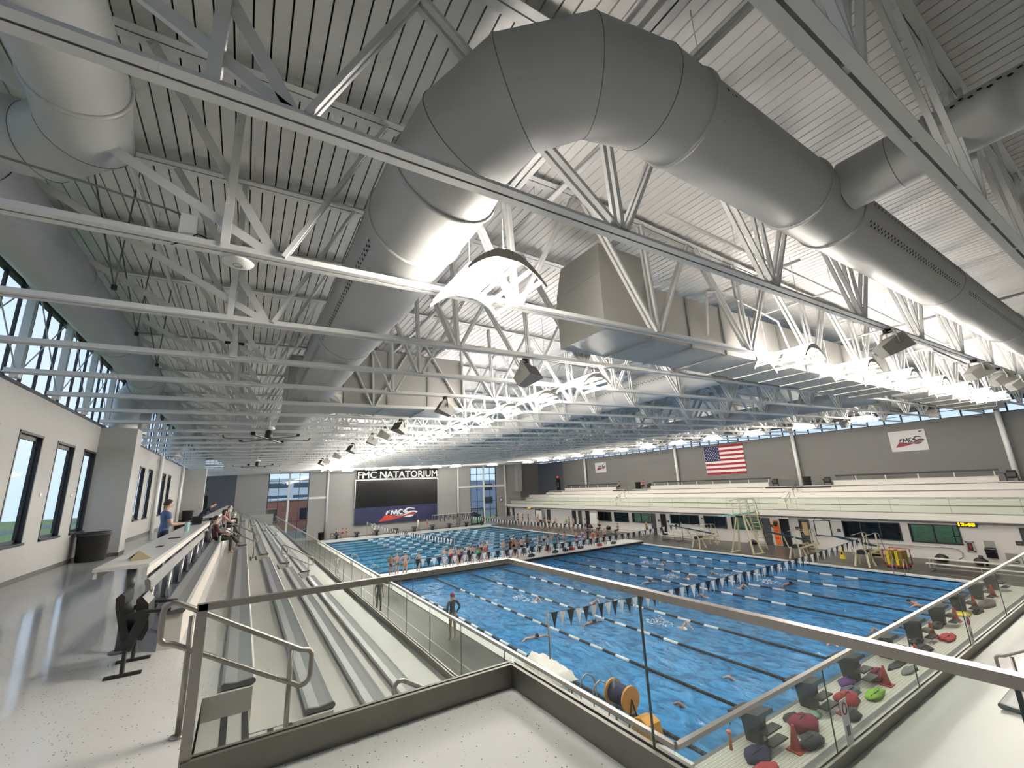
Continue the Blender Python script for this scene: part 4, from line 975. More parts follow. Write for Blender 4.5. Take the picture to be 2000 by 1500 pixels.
t = thing('backpack', 'dark backpack hung behind the seated woman in brown', 'bag', (-0.88, 16.4, 0.46)); MB().blob((-0.86,16.35,0.62), (0.13,0.2,0.2), 4, rough=0.1).build('body', GREYB, t); MB().tube([(-0.78,16.28,0.74),(-0.72,16.28,0.62),(-0.78,16.28,0.5)], 0.012, 5).build('strap', ALU, t)
for i, (y, z) in enumerate(((15.2,2.0),(17.2,2.1),(24.7,1.6))):
    tag(MB().lathe([(0.055,0),(0.055,0.02),(0.035,0.028)], (0,0,0), 16).build('wall_alarm', FWHITE), 'small round white sounder on the concourse wall, %s from the viewer' % ORD[i], 'sounder'); o = bpy.context.scene.objects[-1] if False else None
for i, o in enumerate([o for o in C.objects if o.name.startswith('wall_alarm')]):
    o.rotation_euler = (0, PI/2, 0); o.location = (XL, (16.0, 18.4, 24.9)[i], (2.05, 2.05, 1.6)[i])

# ---- opposite stand benches -----------------------------------------------------------------
for k in range(4):
    for si, (a, b) in enumerate(((3.2, 19.4), (20.8, 39.6), (41.0, 62.0))):
        if k >= 2 and si == 2: b = 58.0
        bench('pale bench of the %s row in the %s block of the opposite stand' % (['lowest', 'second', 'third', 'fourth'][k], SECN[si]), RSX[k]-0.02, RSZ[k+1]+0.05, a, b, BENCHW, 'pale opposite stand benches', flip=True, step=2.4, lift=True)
for si, (a, b) in enumerate(((7.6, 17.3), (22.8, 37.2), (43.2, 54.4))):
    bench('pale top-row bench on a cream plinth in the %s block of the opposite stand' % SECN[si], 43.3, 0.97, a, b, BENCHW, 'pale opposite stand benches', flip=True, skirt=(43.32, 43.55, a, b, 0.5, 0.91), step=2.4)
    t = thing('bench_backrest', 'black backrest rail on white brackets in the %s block of the opposite stand' % SECN[si], 'backrest', (43.9, a, 0.5))
    MB().box(43.86, 43.94, a, b, 1.29, 1.43).build('back_rail', BLACK, t)
    for i in range(int((b-a)/2)+1): MB().box(43.88, 43.93, a+0.2+i*2.0, a+0.26+i*2.0, 0.5, 1.30).build('bracket', WHITE, t)
for i, (y, z, x) in enumerate(((19.9, 0.05, 42.2), (19.9, -0.86, 40.6), (40.2, -0.86, 40.6), (40.2, 0.05, 42.2), (61.0, -0.86, 40.6))):
    t = dup(r0, (x, y, z+0.05), PI, 'steel looped handrail on the opposite stand, %s from the viewer end' % ORD[i])
for y0, y1 in ((17.3, 22.8), (37.2, 43.2), (54.4, 58.6)): tag(MB().box(42.66, 42.72, y0, y1, 0.42, 0.53).build('step_nosing', BLACKM), 'black nosing strip on the top landing edge of the opposite stand, %s one' % {17.3: 'first', 37.2: 'second', 54.4: 'third'}[y0], 'strip')
# ================================================================== POOL EQUIPMENT
def bead(length, m, name, axis='y', r=0.062, seg=8, pitch=0.055):
    n_ = max(2, int(length/pitch)); prof = []
    for i in range(n_):
        y = length*i/n_; w = length/n_
        prof += [(r*0.72, y), (r, y+w*0.25), (r, y+w*0.75), (r*0.72, y+w*0.98)]
    vs = []; fs = []
    for rr_, y in prof:
        for j in range(seg):
            a = 2*PI*j/seg; p = (rr_*math.cos(a), y, rr_*math.sin(a)); vs.append(p if axis == 'y' else (p[1], p[0], p[2]))
    for i in range(len(prof)-1):
        for j in range(seg): fs.append((i*seg+j, i*seg+(j+1) % seg, (i+1)*seg+(j+1) % seg, (i+1)*seg+j))
    fs.append(tuple(range(seg))); fs.append(tuple((len(prof)-1)*seg+j for j in range(seg)))
    return MB().add(vs, fs, 0, False).mesh(name, m)
SEG = 13.8/21
mw = bead(SEG, FWHITE, 'white_float'); mk = bead(SEG, FBLACK, 'black_float'); mn = bead(12.0-7.35, FBLACK, 'black_float_run'); mf = bead(BK0-25.8, FBLACK, 'black_float_run')
for i, x in enumerate(ROPEX):
    t = thing('lane_rope', 'black and white lane rope of the near pool, %s from the stand side' % ORD[i], 'lane rope', (x, 7.35, WT+0.01), group='lane ropes of the near pool')
    obj('float_run', mn, t, (0,0,0), local=True)
    for k in range(21): obj('white_float' if k % 2 == 0 else 'black_float', mw if k % 2 == 0 else mk, t, (0, 12.0-7.35+SEG*k, 0), local=True)
    obj('float_run', mf, t, (0, 25.8-7.35, 0), local=True)
fw = bead(0.66, FWHITE, 'white_float', 'x', 0.07, 6, 0.11); fk = bead(0.76, FBLACK, 'black_float', 'x', 0.06, 6, 0.19); fl = bead(5.3, FBLACK, 'black_float_run', 'x', 0.06, 6, 0.3); fr_ = bead(3.9, FBLACK, 'black_float_run', 'x', 0.06, 6, 0.3)
for i, y in enumerate(FROPEY):
    t = thing('lane_rope', 'black and white lane rope across the far pool, %s beyond the bulkhead' % ORD[i], 'lane rope', (9.0, y, WT+0.01), group='lane ropes of the far pool')
    obj('float_run', fl, t, (0,0,0), local=True)
    for k in range(10):
        obj('white_float', fw, t, (5.3+1.42*k, 0, 0), local=True); obj('black_float', fk, t, (5.96+1.42*k, 0, 0), local=True)
    obj('white_float', fw, t, (5.3+14.2, 0, 0), local=True); obj('float_run', fr_, t, (5.3+14.86, 0, 0), local=True)
# bulkhead
t = thing('bulkhead', 'long white walkway bulkhead dividing the two pools', 'bulkhead', (PX0, BK0, WT))
for k in range(3): MB().box(PX0-0.3, PX1+0.25, BK0+0.03+0.8*k, BK0+0.79+0.8*k, BKZ-0.06, BKZ).build('deck_plank', GUTTER, t)
m_ = MB(); m_.box(PX0-0.2, PX1+0.2, BK0, BK1, BKZ-0.22, BKZ-0.06); m_.build('edge_band', BLACKM, t)
m_ = MB(); m_.box(PX0, PX1, BK0+0.08, BK1-0.08, -5.6, BKZ-0.2); m_.build('hull', POOLT, t)
for i in range(18): MB().box(PX0+0.6+1.36*i, PX0+0.72+1.36*i, BK0+0.02, BK0+0.08, -4.5, BKZ-0.2).build('rope_anchor', STAIND, t)
# pennant lines
pw = MB().add([(-0.145,0,0),(0.145,0,0),(0.0,0.03,-0.50),(0.0,0.0,-0.25)], [(0,3,2),(1,2,3),(0,1,3)]).mesh('white_pennant', PENW)
pk = pw.copy(); pk.name = 'black_pennant'; pk.materials.clear(); pk.materials.append(PENB)
def pennants(label, p, q, z, sag, gap=0.335, alongy=False):
    t = thing('pennant_line', label, 'pennants', (p[0], p[1], z), group='backstroke pennant lines')
    P = Vector((p[0], p[1], z)); Q = Vector((q[0], q[1], z)); L = (Q-P).length; n_ = int(L/gap)
    def pos(s_): v = P.lerp(Q, s_); v.z -= sag*4*s_*(1-s_); return v
    MB().tube([pos(i/24) for i in range(25)], 0.008, 4).build('cord', BLACKM, t)
    for i in range(n_):
        v = pos((i+0.8)/n_) if i < n_-1 else pos((i+0.4)/n_)
        o = obj('pennant', pk if i % 2 == 0 else pw, t, v-P, local=True); o.rotation_euler = (0.08*math.sin(i*1.7), 0, (PI/2 if alongy else 0)+0.12*math.sin(i*2.3))
    for e, nm in ((P, 'pole'), (Q, 'pole')):
        MB().cyl((e.x, e.y, DK if e.x < PX0 or e.x > PX1 or e.y > PY1 else BKZ), (e.x, e.y, z+0.08), 0.025, 8).build('pole', STAIND, t)
pennants('black and white pennant line across the near pool, closest to the viewer', (8.62, 12.15), (33.25, 12.15), -2.28, 0.28)
pennants('black and white pennant line in front of the bulkhead', (8.62, 25.2), (33.25, 25.65), -2.15, 0.25)
pennants('black and white pennant line along the far pool below the scoreboard', (14.4, 33.0-0.6), (14.4, 60.9), -2.15, 0.22, alongy=True)
pennants('black and white pennant line along the far pool by the opposite deck', (27.85, 32.4), (27.85, 60.9), -2.15, 0.22, alongy=True)

# starting blocks
def make_block(label):
    t = thing('starting_block', label, 'starting block', group='black starting blocks')
    MB().prism([(-0.38,0.62),(0.36,0.50),(0.40,0.54),(0.36,0.57),(-0.36,0.70)], 'x', -0.31, 0.31).build('platform', GREYB, t)
    MB().prism([(-0.22,0.0),(0.12,0.0),(0.20,0.53),(-0.28,0.60)], 'x', -0.13, 0.13).build('pedestal', BLACK, t)
    m_ = MB()
    for k in range(2): m_.box(-0.32, 0.32, -0.52-0.1*k, -0.30-0.1*k, 0.18+0.18*(1-k), 0.21+0.18*(1-k))
    m_.build('step', BLACK, t)
    for s_ in (-1, 1): MB().tube([(s_*0.2, 0.2, 0.45), (s_*0.2, 0.42, 0.42), (s_*0.2, 0.45, 0.2)], 0.016, 6).build('grab_bar', ALU, t)
    return t
k0 = make_block('x'); first = True
LC = [10.62, 13.17, 15.76, 18.4, 21.06, 23.72, 26.4, 29.2, 31.8]
for i, x in enumerate(LC):
    lab = 'black starting block at the near end among the bags, %s from the stand side' % ORD[i]
    if first: k0.location = (x, 6.95, DK); k0['label'] = lab; first = False
    else: dup(k0, (x, 6.95, DK), 0, lab)
for i, x in enumerate(LC): dup(k0, (x, 61.1, DK+0.25), PI, 'black starting block in front of the scoreboard, %s from the stand side' % ORD[i])
mb = MB(); mb.box(PX0-0.3, PX1+0.3, PY1+0.1, PY1+1.1, DK, DK+0.25); struct('trim_4', mb, GUTTER, 'raised white ledge at the far end of the pool')
def ladder(x, y, rz, z, lab):
    t = thing('pool_ladder', lab, 'ladder', (x, y, z), rz, group='stainless pool ladders')
    R_ = Matrix.Translation((x, y, z)) @ Matrix.Rotation(rz, 4, 'Z')
    for s_ in (-1, 1):
        MB().tube([R_ @ Vector(p) for p in ((s_*0.26,-0.35,0.0),(s_*0.26,-0.35,0.55),(s_*0.26,-0.28,0.74),(s_*0.26,-0.1,0.82),(s_*0.26,0.1,0.72),(s_*0.26,0.2,0.5),(s_*0.26,0.24,-0.6))], 0.021, 8).build('rail', STAIN, t)
    for k in range(2): MB().bar(R_ @ Vector((-0.26,0.24,-0.2-0.28*k)), R_ @ Vector((0.26,0.24,-0.2-0.28*k)), 0.08, 0.03).build('tread', STAIN, t)
ladder(8.7, 28.6, -PI/2, DK, 'stainless pool ladder on the stand-side edge just before the bulkhead'); ladder(8.7, 33.6, -PI/2, DK, 'stainless pool ladder at the bulkhead end of the far pool')
ladder(8.7, 40.5, -PI/2, DK, 'stainless pool ladder halfway along the far pool, stand side'); ladder(8.65, 10.1, -PI/2, DK, 'stainless pool ladder beside the hose reel'); ladder(33.1, 10.8, PI/2, DK, 'stainless pool ladder beside the yellow mat cart'); ladder(33.1, 57, PI/2, DK, 'stainless pool ladder at the far corner by the opposite deck')

# draped block and reel on the stand-side edge
t = thing('covered_platform', 'white sheet draped over a low platform at the pool edge', 'cover', (8.4, 11.9, DK))
rnd = random.Random(3); nx, ny = 8, 12; vs = []
for j in range(ny+1):
    for i in range(nx+1):
        u = i/nx; v = j/ny; x = 7.95+0.85*u; y = 11.05+1.75*v
        edge = min(u, 1-u, v, 1-v); z = DK+0.62+0.10*v+rnd.uniform(-0.02, 0.02)-(0.22 if edge < 0.01 else 0.02 if edge < 0.13 else 0)+0.16*math.exp(-((u-0.4)**2+(v-0.88)**2)/0.02)
        vs.append((x+(0.03*rnd.uniform(-1,1) if edge < 0.01 else 0), y, z))
MB().add(vs, [(j*(nx+1)+i, j*(nx+1)+i+1, (j+1)*(nx+1)+i+1, (j+1)*(nx+1)+i) for j in range(ny) for i in range(nx)], 0, True).build('sheet', mat('white_canvas', (0.66, 0.65, 0.62), 0.8), t)
for x in (8.1, 8.65):
    for y in (11.2, 12.6): MB().cyl((x,y,DK), (x,y,DK+0.58), 0.02, 6).build('leg', GREYB, t)
t = thing('hose_reel', 'mustard yellow reel with a dark drum on a steel frame at the pool edge', 'reel', (8.75, 9.25, DK))
for y in (8.95, 9.55): MB().cyl((8.75,y-0.03,DK+0.62), (8.75,y+0.03,DK+0.62), 0.30, 24).build('reel_disc', MUSTARD, t)
MB().cyl((8.75,8.98,DK+0.62), (8.75,9.52,DK+0.62), 0.24, 20).build('drum', NAVY, t)
m_ = MB()
for y in (8.9, 9.6):
    m_.tube([(8.55,y,DK), (8.75,y,DK+0.62), (8.95,y,DK)], 0.022, 6)
m_.build('frame', GREYB, t); MB().cyl((8.6,9.35,DK), (8.6,9.35,DK+1.0), 0.028, 8).build('post', POSTG, t)
t = thing('equipment_case', 'mustard yellow plastic equipment case beside the reel', 'case', (8.8, 8.45, DK))
MB().prism([(8.2,DK+0.02),(8.8,DK+0.02),(8.84,DK+0.16),(8.72,DK+0.36),(8.5,DK+0.42),(8.28,DK+0.34)], 'x', 8.58, 9.0).build('shell', MUSTARD, t); MB().box(8.55,9.03,8.15,8.85,DK,DK+0.05).build('base', GREYB, t); MB().box(8.7,8.86,8.0,8.18,DK+0.05,DK+0.15).build('wheel_guard', BLACK, t)

# ---- bags, cones and kit along the near end
def cone(x, y, lab, h=0.5):
    t = thing('traffic_cone', lab, 'cone', (x, y, DK), group='faded red cones on the near deck')
    MB().box(x-0.15, x+0.15, y-0.15, y+0.15, DK, DK+0.03).build('base', REDP, t); MB().lathe([(0.12,0.03),(0.03,h-0.02),(0.025,h)], (x,y,DK), 14).build('cone_body', REDP, t)
for i, (x, y) in enumerate(((10.95,6.2),(13.45,6.2),(16.1,6.2),(18.7,6.2),(21.7,6.6),(24.5,6.6),(27.2,6.6),(30.2,6.6))): cone(x, y, 'faded red cone beside the starting blocks, %s from the stand side' % ORD[i])
def bag(name, x, y, r, m, lab, cat, seed, strap=True, zr=0.0):
    t = thing(name, lab, cat, (x, y, DK)); MB().blob((x,y,DK+r[2]*0.5), (r[0],r[1],r[2]*0.9), seed, rough=0.26).build('body', m, t)
    if strap: MB().tube([(x-r[0]*0.7,y,DK+r[2]*0.9),(x-r[0]*0.2,y-0.1,DK+r[2]*1.7),(x+r[0]*0.5,y,DK+r[2]*1.1)], 0.013, 5).build('strap', BLACK, t)
bag('duffel_bag', 10.05, 6.55, (0.38,0.22,0.13), NAVY, 'navy bag slumped on the pale tiles nearest the corner', 'bag', 1)
bag('towel', 9.72, 6.2, (0.36,0.18,0.08), REDM, 'red towel crumpled at the corner end of the pale tiles', 'towel', 2, False)
bag('mesh_bag', 11.95, 6.5, (0.42,0.28,0.22), MAROON, 'maroon mesh bag behind the first red cone', 'bag', 3); bag('duffel_bag', 11.4, 6.1, (0.42,0.19,0.16), GREYB, 'charcoal duffel lying on the border near the sticker', 'bag', 4)
bag('duffel_bag', 12.2, 6.95, (0.30,0.12,0.06), GREYB, 'flat charcoal pouch behind the maroon mesh bag', 'bag', 5, False); bag('kickboard_bag', 12.7, 6.65, (0.3,0.14,0.05), mat('mint_foam', (0.28, 0.50, 0.42), 0.7), 'mint green kickboard on the pale tiles', 'kickboard', 6, False)
bag('mesh_bag', 14.1, 6.4, (0.45,0.25,0.20), REDM, 'red swim bag beside the second cone', 'bag', 7); bag('duffel_bag', 13.4, 6.05, (0.36,0.18,0.14), GREYB, 'round charcoal bag in front of the second cone', 'bag', 8)
bag('swim_bag', 15.3, 6.85, (0.34,0.2,0.11), PURPLE, 'small purple bag by the third block', 'bag', 9, False); bag('swim_bag', 16.6, 7.12, (0.26,0.16,0.12), PURPLE, 'purple towel hung by the third starting block', 'towel', 10, False)
bag('swim_bag', 15.1, 6.1, (0.48,0.17,0.12), GREENM, 'lime green bag on the tile border', 'bag', 11); bag('duffel_bag', 14.75, 6.55, (0.38,0.2,0.13), mat('slate_blue_fabric', (0.10, 0.13, 0.17), 0.8), 'slate blue bag next to the lime green one', 'bag', 12)
bag('mesh_bag', 16.35, 6.45, (0.36,0.22,0.2), MAROON, 'maroon bag leaning on the third cone', 'bag', 13); bag('towel', 18.0, 6.5, (0.75,0.12,0.04), GREYB, 'long grey mat rolled out on the tiles', 'mat', 14, False); bag('towel', 17.7, 6.15, (0.5,0.14,0.04), mat('grey_foam', (0.16, 0.17, 0.17), 0.8), 'flat grey foam slab on the tile border', 'foam', 15, False)
bag('duffel_bag', 20.6, 6.75, (0.5,0.14,0.10), GREYB, 'charcoal duffel between the fourth and fifth cones', 'bag', 16); bag('duffel_bag', 20.0, 6.4, (0.38,0.2,0.12), GREYB, 'dark bag lying by the fourth cone', 'bag', 17)
bag('mesh_bag', 21.9, 6.25, (0.6,0.2,0.09), REDM, 'flat red bag beside the fifth cone', 'bag', 18); bag('duffel_bag', 23.2, 6.85, (0.5,0.2,0.11), GREYB, 'dark grey bag beyond the fifth cone', 'bag', 19)
bag('kickboard_bag', 25.7, 6.7, (0.4,0.3,0.06), YELLOW, 'yellow kickboard bag beside the sixth cone', 'kickboard', 20, False); bag('duffel_bag', 26.6, 6.4, (0.6,0.15,0.07), GREYB, 'long dark bag beyond the yellow kickboard', 'bag', 21); bag('duffel_bag', 28.0, 6.4, (0.7,0.25,0.14), mat('brown_grey_fabric', (0.12, 0.10, 0.09), 0.8), 'brown grey bag near the seventh cone', 'bag', 22)
bag('duffel_bag', 11.05, 7.05, (0.22,0.14,0.14), PURPLE, 'purple towel on top of the first block end', 'towel', 23, False)
t = thing('water_bottle', 'grey steel water bottle standing by the first starting block', 'bottle', (10.55, 6.62, DK)); MB().lathe([(0.04,0),(0.045,0.02),(0.045,0.2),(0.025,0.24)], (10.55,6.62,DK), 12).build('bottle_body', ALU, t); MB().lathe([(0.027,0.24),(0.027,0.28),(0,0.285)], (10.55,6.62,DK), 12).build('cap', BLACK, t)
t = thing('marker_post', 'short orange marker post at the pool corner', 'post', (9.85, 7.1, DK)); MB().cyl((9.85,7.05,DK), (9.85,7.05,DK+0.35), 0.035, 10).build('tube_body', mat('orange_post', (0.55, 0.20, 0.05), 0.5), t); MB().lathe([(0.05,0.33),(0.05,0.37),(0.0,0.38)], (9.85,7.05,DK), 10).build('cap', ORANGE, t)
for i, (x, y, m, lab) in enumerate(((23.3, 32.2, MAROON, 'dark maroon bag on the bulkhead behind the crowd'), (23.0, 30.75, GREYB, 'black bag on the bulkhead edge'), (24.2, 30.9, NAVY, 'navy bag on the bulkhead, left of the red one'), (25.0, 31.0, REDM, 'red bag in the row of bags on the bulkhead'), (26.0, 31.0, GREYB, 'black bag right of the red one on the bulkhead'), (28.2, 30.9, REDM, 'bright red bag near the open end of the bulkhead'), (30.0, 30.9, GREYB, 'black bag at the open end of the bulkhead'), (20.5, 30.7, GREYB, 'black bag at the feet of the tall dark-suited swimmer'))):
    t = thing('swim_bag', lab, 'bag', (x, y, BKZ)); MB().blob((x,y,BKZ+0.09), (0.34,0.16,0.16), 40+i, rough=0.15).build('body', m, t); MB().tube([(x-0.2,y,BKZ+0.15),(x,y-0.05,BKZ+0.3),(x+0.2,y,BKZ+0.15)], 0.012, 5).build('strap', BLACK, t)

# ================================================================== DIVING STANDS
def dive3(y0):
    t = thing('diving_tower', 'tall cream three-metre diving stand with a mint green board', 'diving stand', (34.5, y0, DK))
    z = -1.36
    for s_ in (-1, 1):
        MB().bar((33.9, y0+s_*0.88, DK), (34.25, y0+s_*0.28, z), 0.12, 0.10).build('leg', CREAM, t)
        MB().bar((35.05, y0+s_*0.95, DK), (34.45, y0+s_*0.28, z), 0.12, 0.10).build('leg', CREAM, t)
        MB().bar((33.75, y0+s_*0.9, DK+0.03), (35.2, y0+s_*0.96, DK+0.03), 0.1, 0.06).build('foot', CREAM, t)
        st = MB(); st.bar((36.95, y0+s_*0.32, DK), (36.1, y0+s_*0.30, -1.2), 0.09, 0.06); st.build('ladder_rail', CREAM, t)
        MB().tube([(37.0,y0+s_*0.33,DK+1.0),(36.2,y0+s_*0.33,-0.3),(35.9,y0+s_*0.33,-0.16),(34.6,y0+s_*0.33,-0.16),(33.6,y0+s_*0.33,-0.22)], 0.022, 6).build('handrail', ALU, t)
        MB().tube([(36.15,y0+s_*0.33,-0.72),(33.8,y0+s_*0.33,-0.72)], 0.018, 6).build('handrail', ALU, t)
        for x in (36.0, 35.0, 34.0): MB().bar((x, y0+s_*0.33, z+0.06), (x-0.05, y0+s_*0.33, -0.18), 0.05, 0.05).build('rail_post', CREAM, t)
    MB().box(33.8, 36.2, y0-0.28, y0+0.28, z-0.02, z+0.06).build('platform', CREAM, t)
    MB().box(34.1, 34.7, y0-0.24, y0+0.24, z-0.18, z).build('fulcrum', BLACK, t)
    for k in range(9):
        f = (k+1)/10; MB().bar((36.95-0.85*f, y0-0.3, DK+(-1.2-DK)*f), (36.95-0.85*f, y0+0.3, DK+(-1.2-DK)*f), 0.16, 0.04).build('tread', CREAM, t)
    MB().prism([(31.7,-1.30),(31.7,-1.25),(36.3,-1.22),(36.3,-1.29)], 'y', y0-0.25, y0+0.25).build('board', TEAL, t)
dive3(20.75)
def dive1(y0, lab):
    t = thing('diving_stand', lab, 'diving stand', (34.5, y0, DK), group='cream one-metre diving stands')
    for s_ in (-1, 1):
        MB().bar((33.9, y0+s_*0.38, DK), (34.15, y0+s_*0.27, DK+0.75), 0.10, 0.08).build('leg', CREAM, t)
        MB().bar((34.75, y0+s_*0.42, DK), (34.5, y0+s_*0.27, DK+0.75), 0.10, 0.08).build('leg', CREAM, t)
        MB().bar((36.6, y0+s_*0.35, DK), (36.2, y0+s_*0.27, DK+0.85), 0.10, 0.08).build('leg', CREAM, t)
        MB().bar((34.0, y0+s_*0.28, DK+0.75), (36.7, y0+s_*0.28, DK+0.80), 0.07, 0.10).build('side_beam', CREAM, t)
        MB().bar((34.0, y0+s_*0.34, DK+0.75), (33.55, y0+s_*0.36, DK+1.55), 0.07, 0.07).build('rail_post', CREAM, t)
        MB().bar((36.0, y0+s_*0.34, DK+0.80), (35.9, y0+s_*0.36, DK+1.85), 0.07, 0.07).build('rail_post', CREAM, t)
        MB().tube([(36.9,y0+s_*0.36,DK+0.7),(36.4,y0+s_*0.36,DK+1.8),(35.9,y0+s_*0.36,DK+1.9),(34.2,y0+s_*0.36,DK+1.85)], 0.02, 6).build('handrail', ALU, t)
    MB().box(34.15, 34.7, y0-0.24, y0+0.24, DK+0.72, DK+0.95).build('fulcrum', BLACK, t)
    for k in range(3): MB().bar((36.95-0.1*k, y0-0.3, DK+0.22+0.24*k), (36.95-0.1*k, y0+0.3, DK+0.22+0.24*k), 0.2, 0.04).build('tread', CREAM, t)
    MB().prism([(31.0,-2.13),(31.0,-2.09),(36.5,-3.24),(36.5,-3.30)], 'y', y0-0.25, y0+0.25).build('board', TEALD, t)
dive1(24.95, 'cream one-metre diving stand beyond the tall tower'); dive1(16.9, 'cream one-metre diving stand just in front of the tall tower'); dive1(12.95, 'cream one-metre diving stand nearest the viewer, behind the pennants')

def deck_bleacher(x, y0, y1, rows, lab):
    t = thing('deck_bleacher', lab, 'bleacher', (x, y0, DK), group='aluminium deck bleachers')
    for k in range(rows):
        MB().box(x+0.55*k, x+0.55*k+0.25, y0, y1, DK+0.42+0.22*k, DK+0.46+0.22*k).build('seat_plank', BENCHW, t)
        if k: MB().box(x+0.55*k-0.22, x+0.55*k-0.02, y0, y1, DK+0.18+0.2*(k-1), DK+0.21+0.2*(k-1)).build('foot_plank', ALU, t)
    n_ = max(2, int((y1-y0)/1.8)+1)
    for i in range(n_):
        y = y0+0.15+(y1-y0-0.3)*i/(n_-1); m_ = MB()
        m_.tube([(x+0.02,y,DK), (x+0.02,y,DK+0.42)], 0.022, 6); m_.tube([(x+0.55*(rows-1)+0.2,y,DK), (x+0.55*(rows-1)+0.2,y,DK+0.42+0.22*(rows-1))], 0.022, 6); m_.bar((x,y,DK+0.03), (x+0.55*(rows-1)+0.25,y,DK+0.03), 0.05, 0.04)
        m_.build('support_frame', ALU, t)
deck_bleacher(36.2, 26.9, 30.6, 4, 'aluminium bleacher behind the farthest one-metre diving stand'); deck_bleacher(34.9, 5.5, 10.1, 2, 'long white two-plank bench beside the mat cart'); deck_bleacher(36.8, 5.5, 10.6, 1, 'single white bench plank along the office wall')
deck_bleacher(36.6, 33.9, 42.5, 2, 'long aluminium bench under the far office windows'); deck_bleacher(37.6, 46.5, 52, 1, 'low dark bench by the far doors')
t = thing('mat_cart', 'cart stacked with yellow mats beside the long white bench', 'cart', (35.2, 11.5, DK))
for k, y in enumerate((11.12, 11.3, 11.55, 11.73)): MB().box(34.75, 35.75, y, y+0.15, DK+0.18, DK+0.98).build('mat', YELLOW if k % 2 else mat('olive_vinyl', (0.20, 0.17, 0.03), 0.6), t)
m_ = MB(); m_.box(34.6, 35.9, 11.0, 12.0, DK+0.12, DK+0.18); m_.build('cart_base', REDM, t)
for x in (34.66, 35.84): MB().tube([(x,11.0,DK+0.15),(x,11.0,DK+1.05),(x,12.0,DK+1.05),(x,12.0,DK+0.15)], 0.025, 6).build('cart_frame', REDM, t)
for x in (34.75, 35.75):
    for y in (11.1, 11.9): MB().cyl((x-0.02,y,DK+0.06), (x+0.02,y,DK+0.06), 0.06, 12).build('wheel', BLACK, t)
t = thing('caution_cone', 'yellow wet-floor sign standing before the second diving stand', 'sign', (36.3, 14.9, DK)); MB().add([(36.15,14.75,DK),(36.45,14.75,DK),(36.45,15.05,DK),(36.15,15.05,DK),(36.27,14.87,DK+0.65),(36.33,14.87,DK+0.65),(36.33,14.93,DK+0.65),(36.27,14.93,DK+0.65)], [(0,1,5,4),(1,2,6,5),(2,3,7,6),(3,0,4,7),(4,5,6,7)]).build('shell', YELLOW, t); MB().box(36.2,36.21,14.85,14.95,DK+0.25,DK+0.45).build('print', BLACKM, t)
for i, (x, y, lab) in enumerate(((38.7, 22.6, 'black swim bag on the deck behind the tall diving tower'), (38.9, 10.4, 'black bag against the office wall by the bench'), (38.9, 8.6, 'black bag under the fire cabinet'), (38.6, 13.8, 'dark kit bag behind the nearest diving stand'), (37.3, 49.5, 'dark bag on the low bench by the doors'), (36.75, 41.6, 'dark bag at the far end of the long aluminium bench'), (36.75, 38.5, 'dark bag in the middle of the long aluminium bench'))):
    zz = DK if i < 4 else DK+0.49
    t = thing('duffel_bag', lab, 'bag', (x, y, zz)); MB().blob((x,y,zz+0.17), (0.22,0.36,0.28), 60+i, rough=0.15).build('body', BLACK, t); MB().tube([(x,y-0.2,zz+0.3),(x-0.05,y,zz+0.5),(x,y+0.2,zz+0.3)], 0.015, 5).build('strap', GREYB, t)

# ================================================================== WALL THINGS
def text_mesh(s_, size, ext, m, bold=0.0):
    cu = bpy.data.curves.new('lettering', 'FONT'); cu.body = s_; cu.size = size; cu.extrude = ext; cu.offset = bold; cu.align_x = 'LEFT'; cu.resolution_u = 3
    o = bpy.data.objects.new('lettering', cu); C.objects.link(o); bpy.context.view_layer.update()
    me = bpy.data.meshes.new_from_object(o.evaluated_get(bpy.context.evaluated_depsgraph_get())); bpy.data.objects.remove(o); bpy.data.curves.remove(cu)
    me.materials.clear(); me.materials.append(m); return me
def fit(me, w, h):
    xs = [v.co.x for v in me.vertices]; ys = [v.co.y for v in me.vertices]; x0, x1, y0, y1 = min(xs), max(xs), min(ys), max(ys)
    for v in me.vertices: v.co.x = (v.co.x-x0)/(x1-x0)*w; v.co.y = (v.co.y-y0)/(y1-y0)*h
    return me
def arc(cx, cy, rx, ry, a0, a1, n): return [(cx+rx*math.cos(math.radians(a0+(a1-a0)*i/n)), cy+ry*math.sin(math.radians(a0+(a1-a0)*i/n))) for i in range(n+1)]
LOGO = [('w', [(330,465),(365,320),(480,305),(470,345),(405,355),(400,380),(455,375),(445,410),(390,415),(375,460)]),
        ('w', [(470,480),(500,310),(555,300),(590,400),(630,300),(680,290),(725,500),(682,505),(650,385),(618,470),(580,475),(540,385),(518,490)]),
        ('w', arc(800,385,88,105,-42,-318,16)+arc(800,385,45,58,-318,-42,16)),
        ('w', [(850,380),(960,265),(1030,230),(1100,237),(1240,285),(1235,310),(1180,300),(1090,275),(1025,287),(965,365),(1000,372),(1030,385),(1025,425),(960,452),(905,425)]),
        ('w', [(610,512),(760,497),(880,497),(1000,440),(1050,395),(1130,372),(1230,375),(1330,420),(1300,465),(1200,428),(1100,440),(960,505),(850,532),(700,530)]),
        ('r', [(310,480),(420,475),(560,510),(700,545),(830,548),(950,517),(1080,455),(1180,445),(1285,482),(1240,522),(1140,515),(1000,547),(850,592),(640,650),(420,692),(130,722)]),
        ('w', [(870,602),(1000,552),(1120,532),(1215,532),(1170,590),(1050,617)])]
def logo(t, fx, cols):
    """fx maps logo units (0..1.21 wide, 0..0.5 high, up) to world"""
    for k, poly in LOGO:
        me = MB(); P = [fx(x/1000-0.12, (730-y)/1000) for x, y in poly]; me.add(P, [tuple(range(len(P)))]); o = me.build('emblem_shape', cols[0] if k == 'w' else cols[1], t)
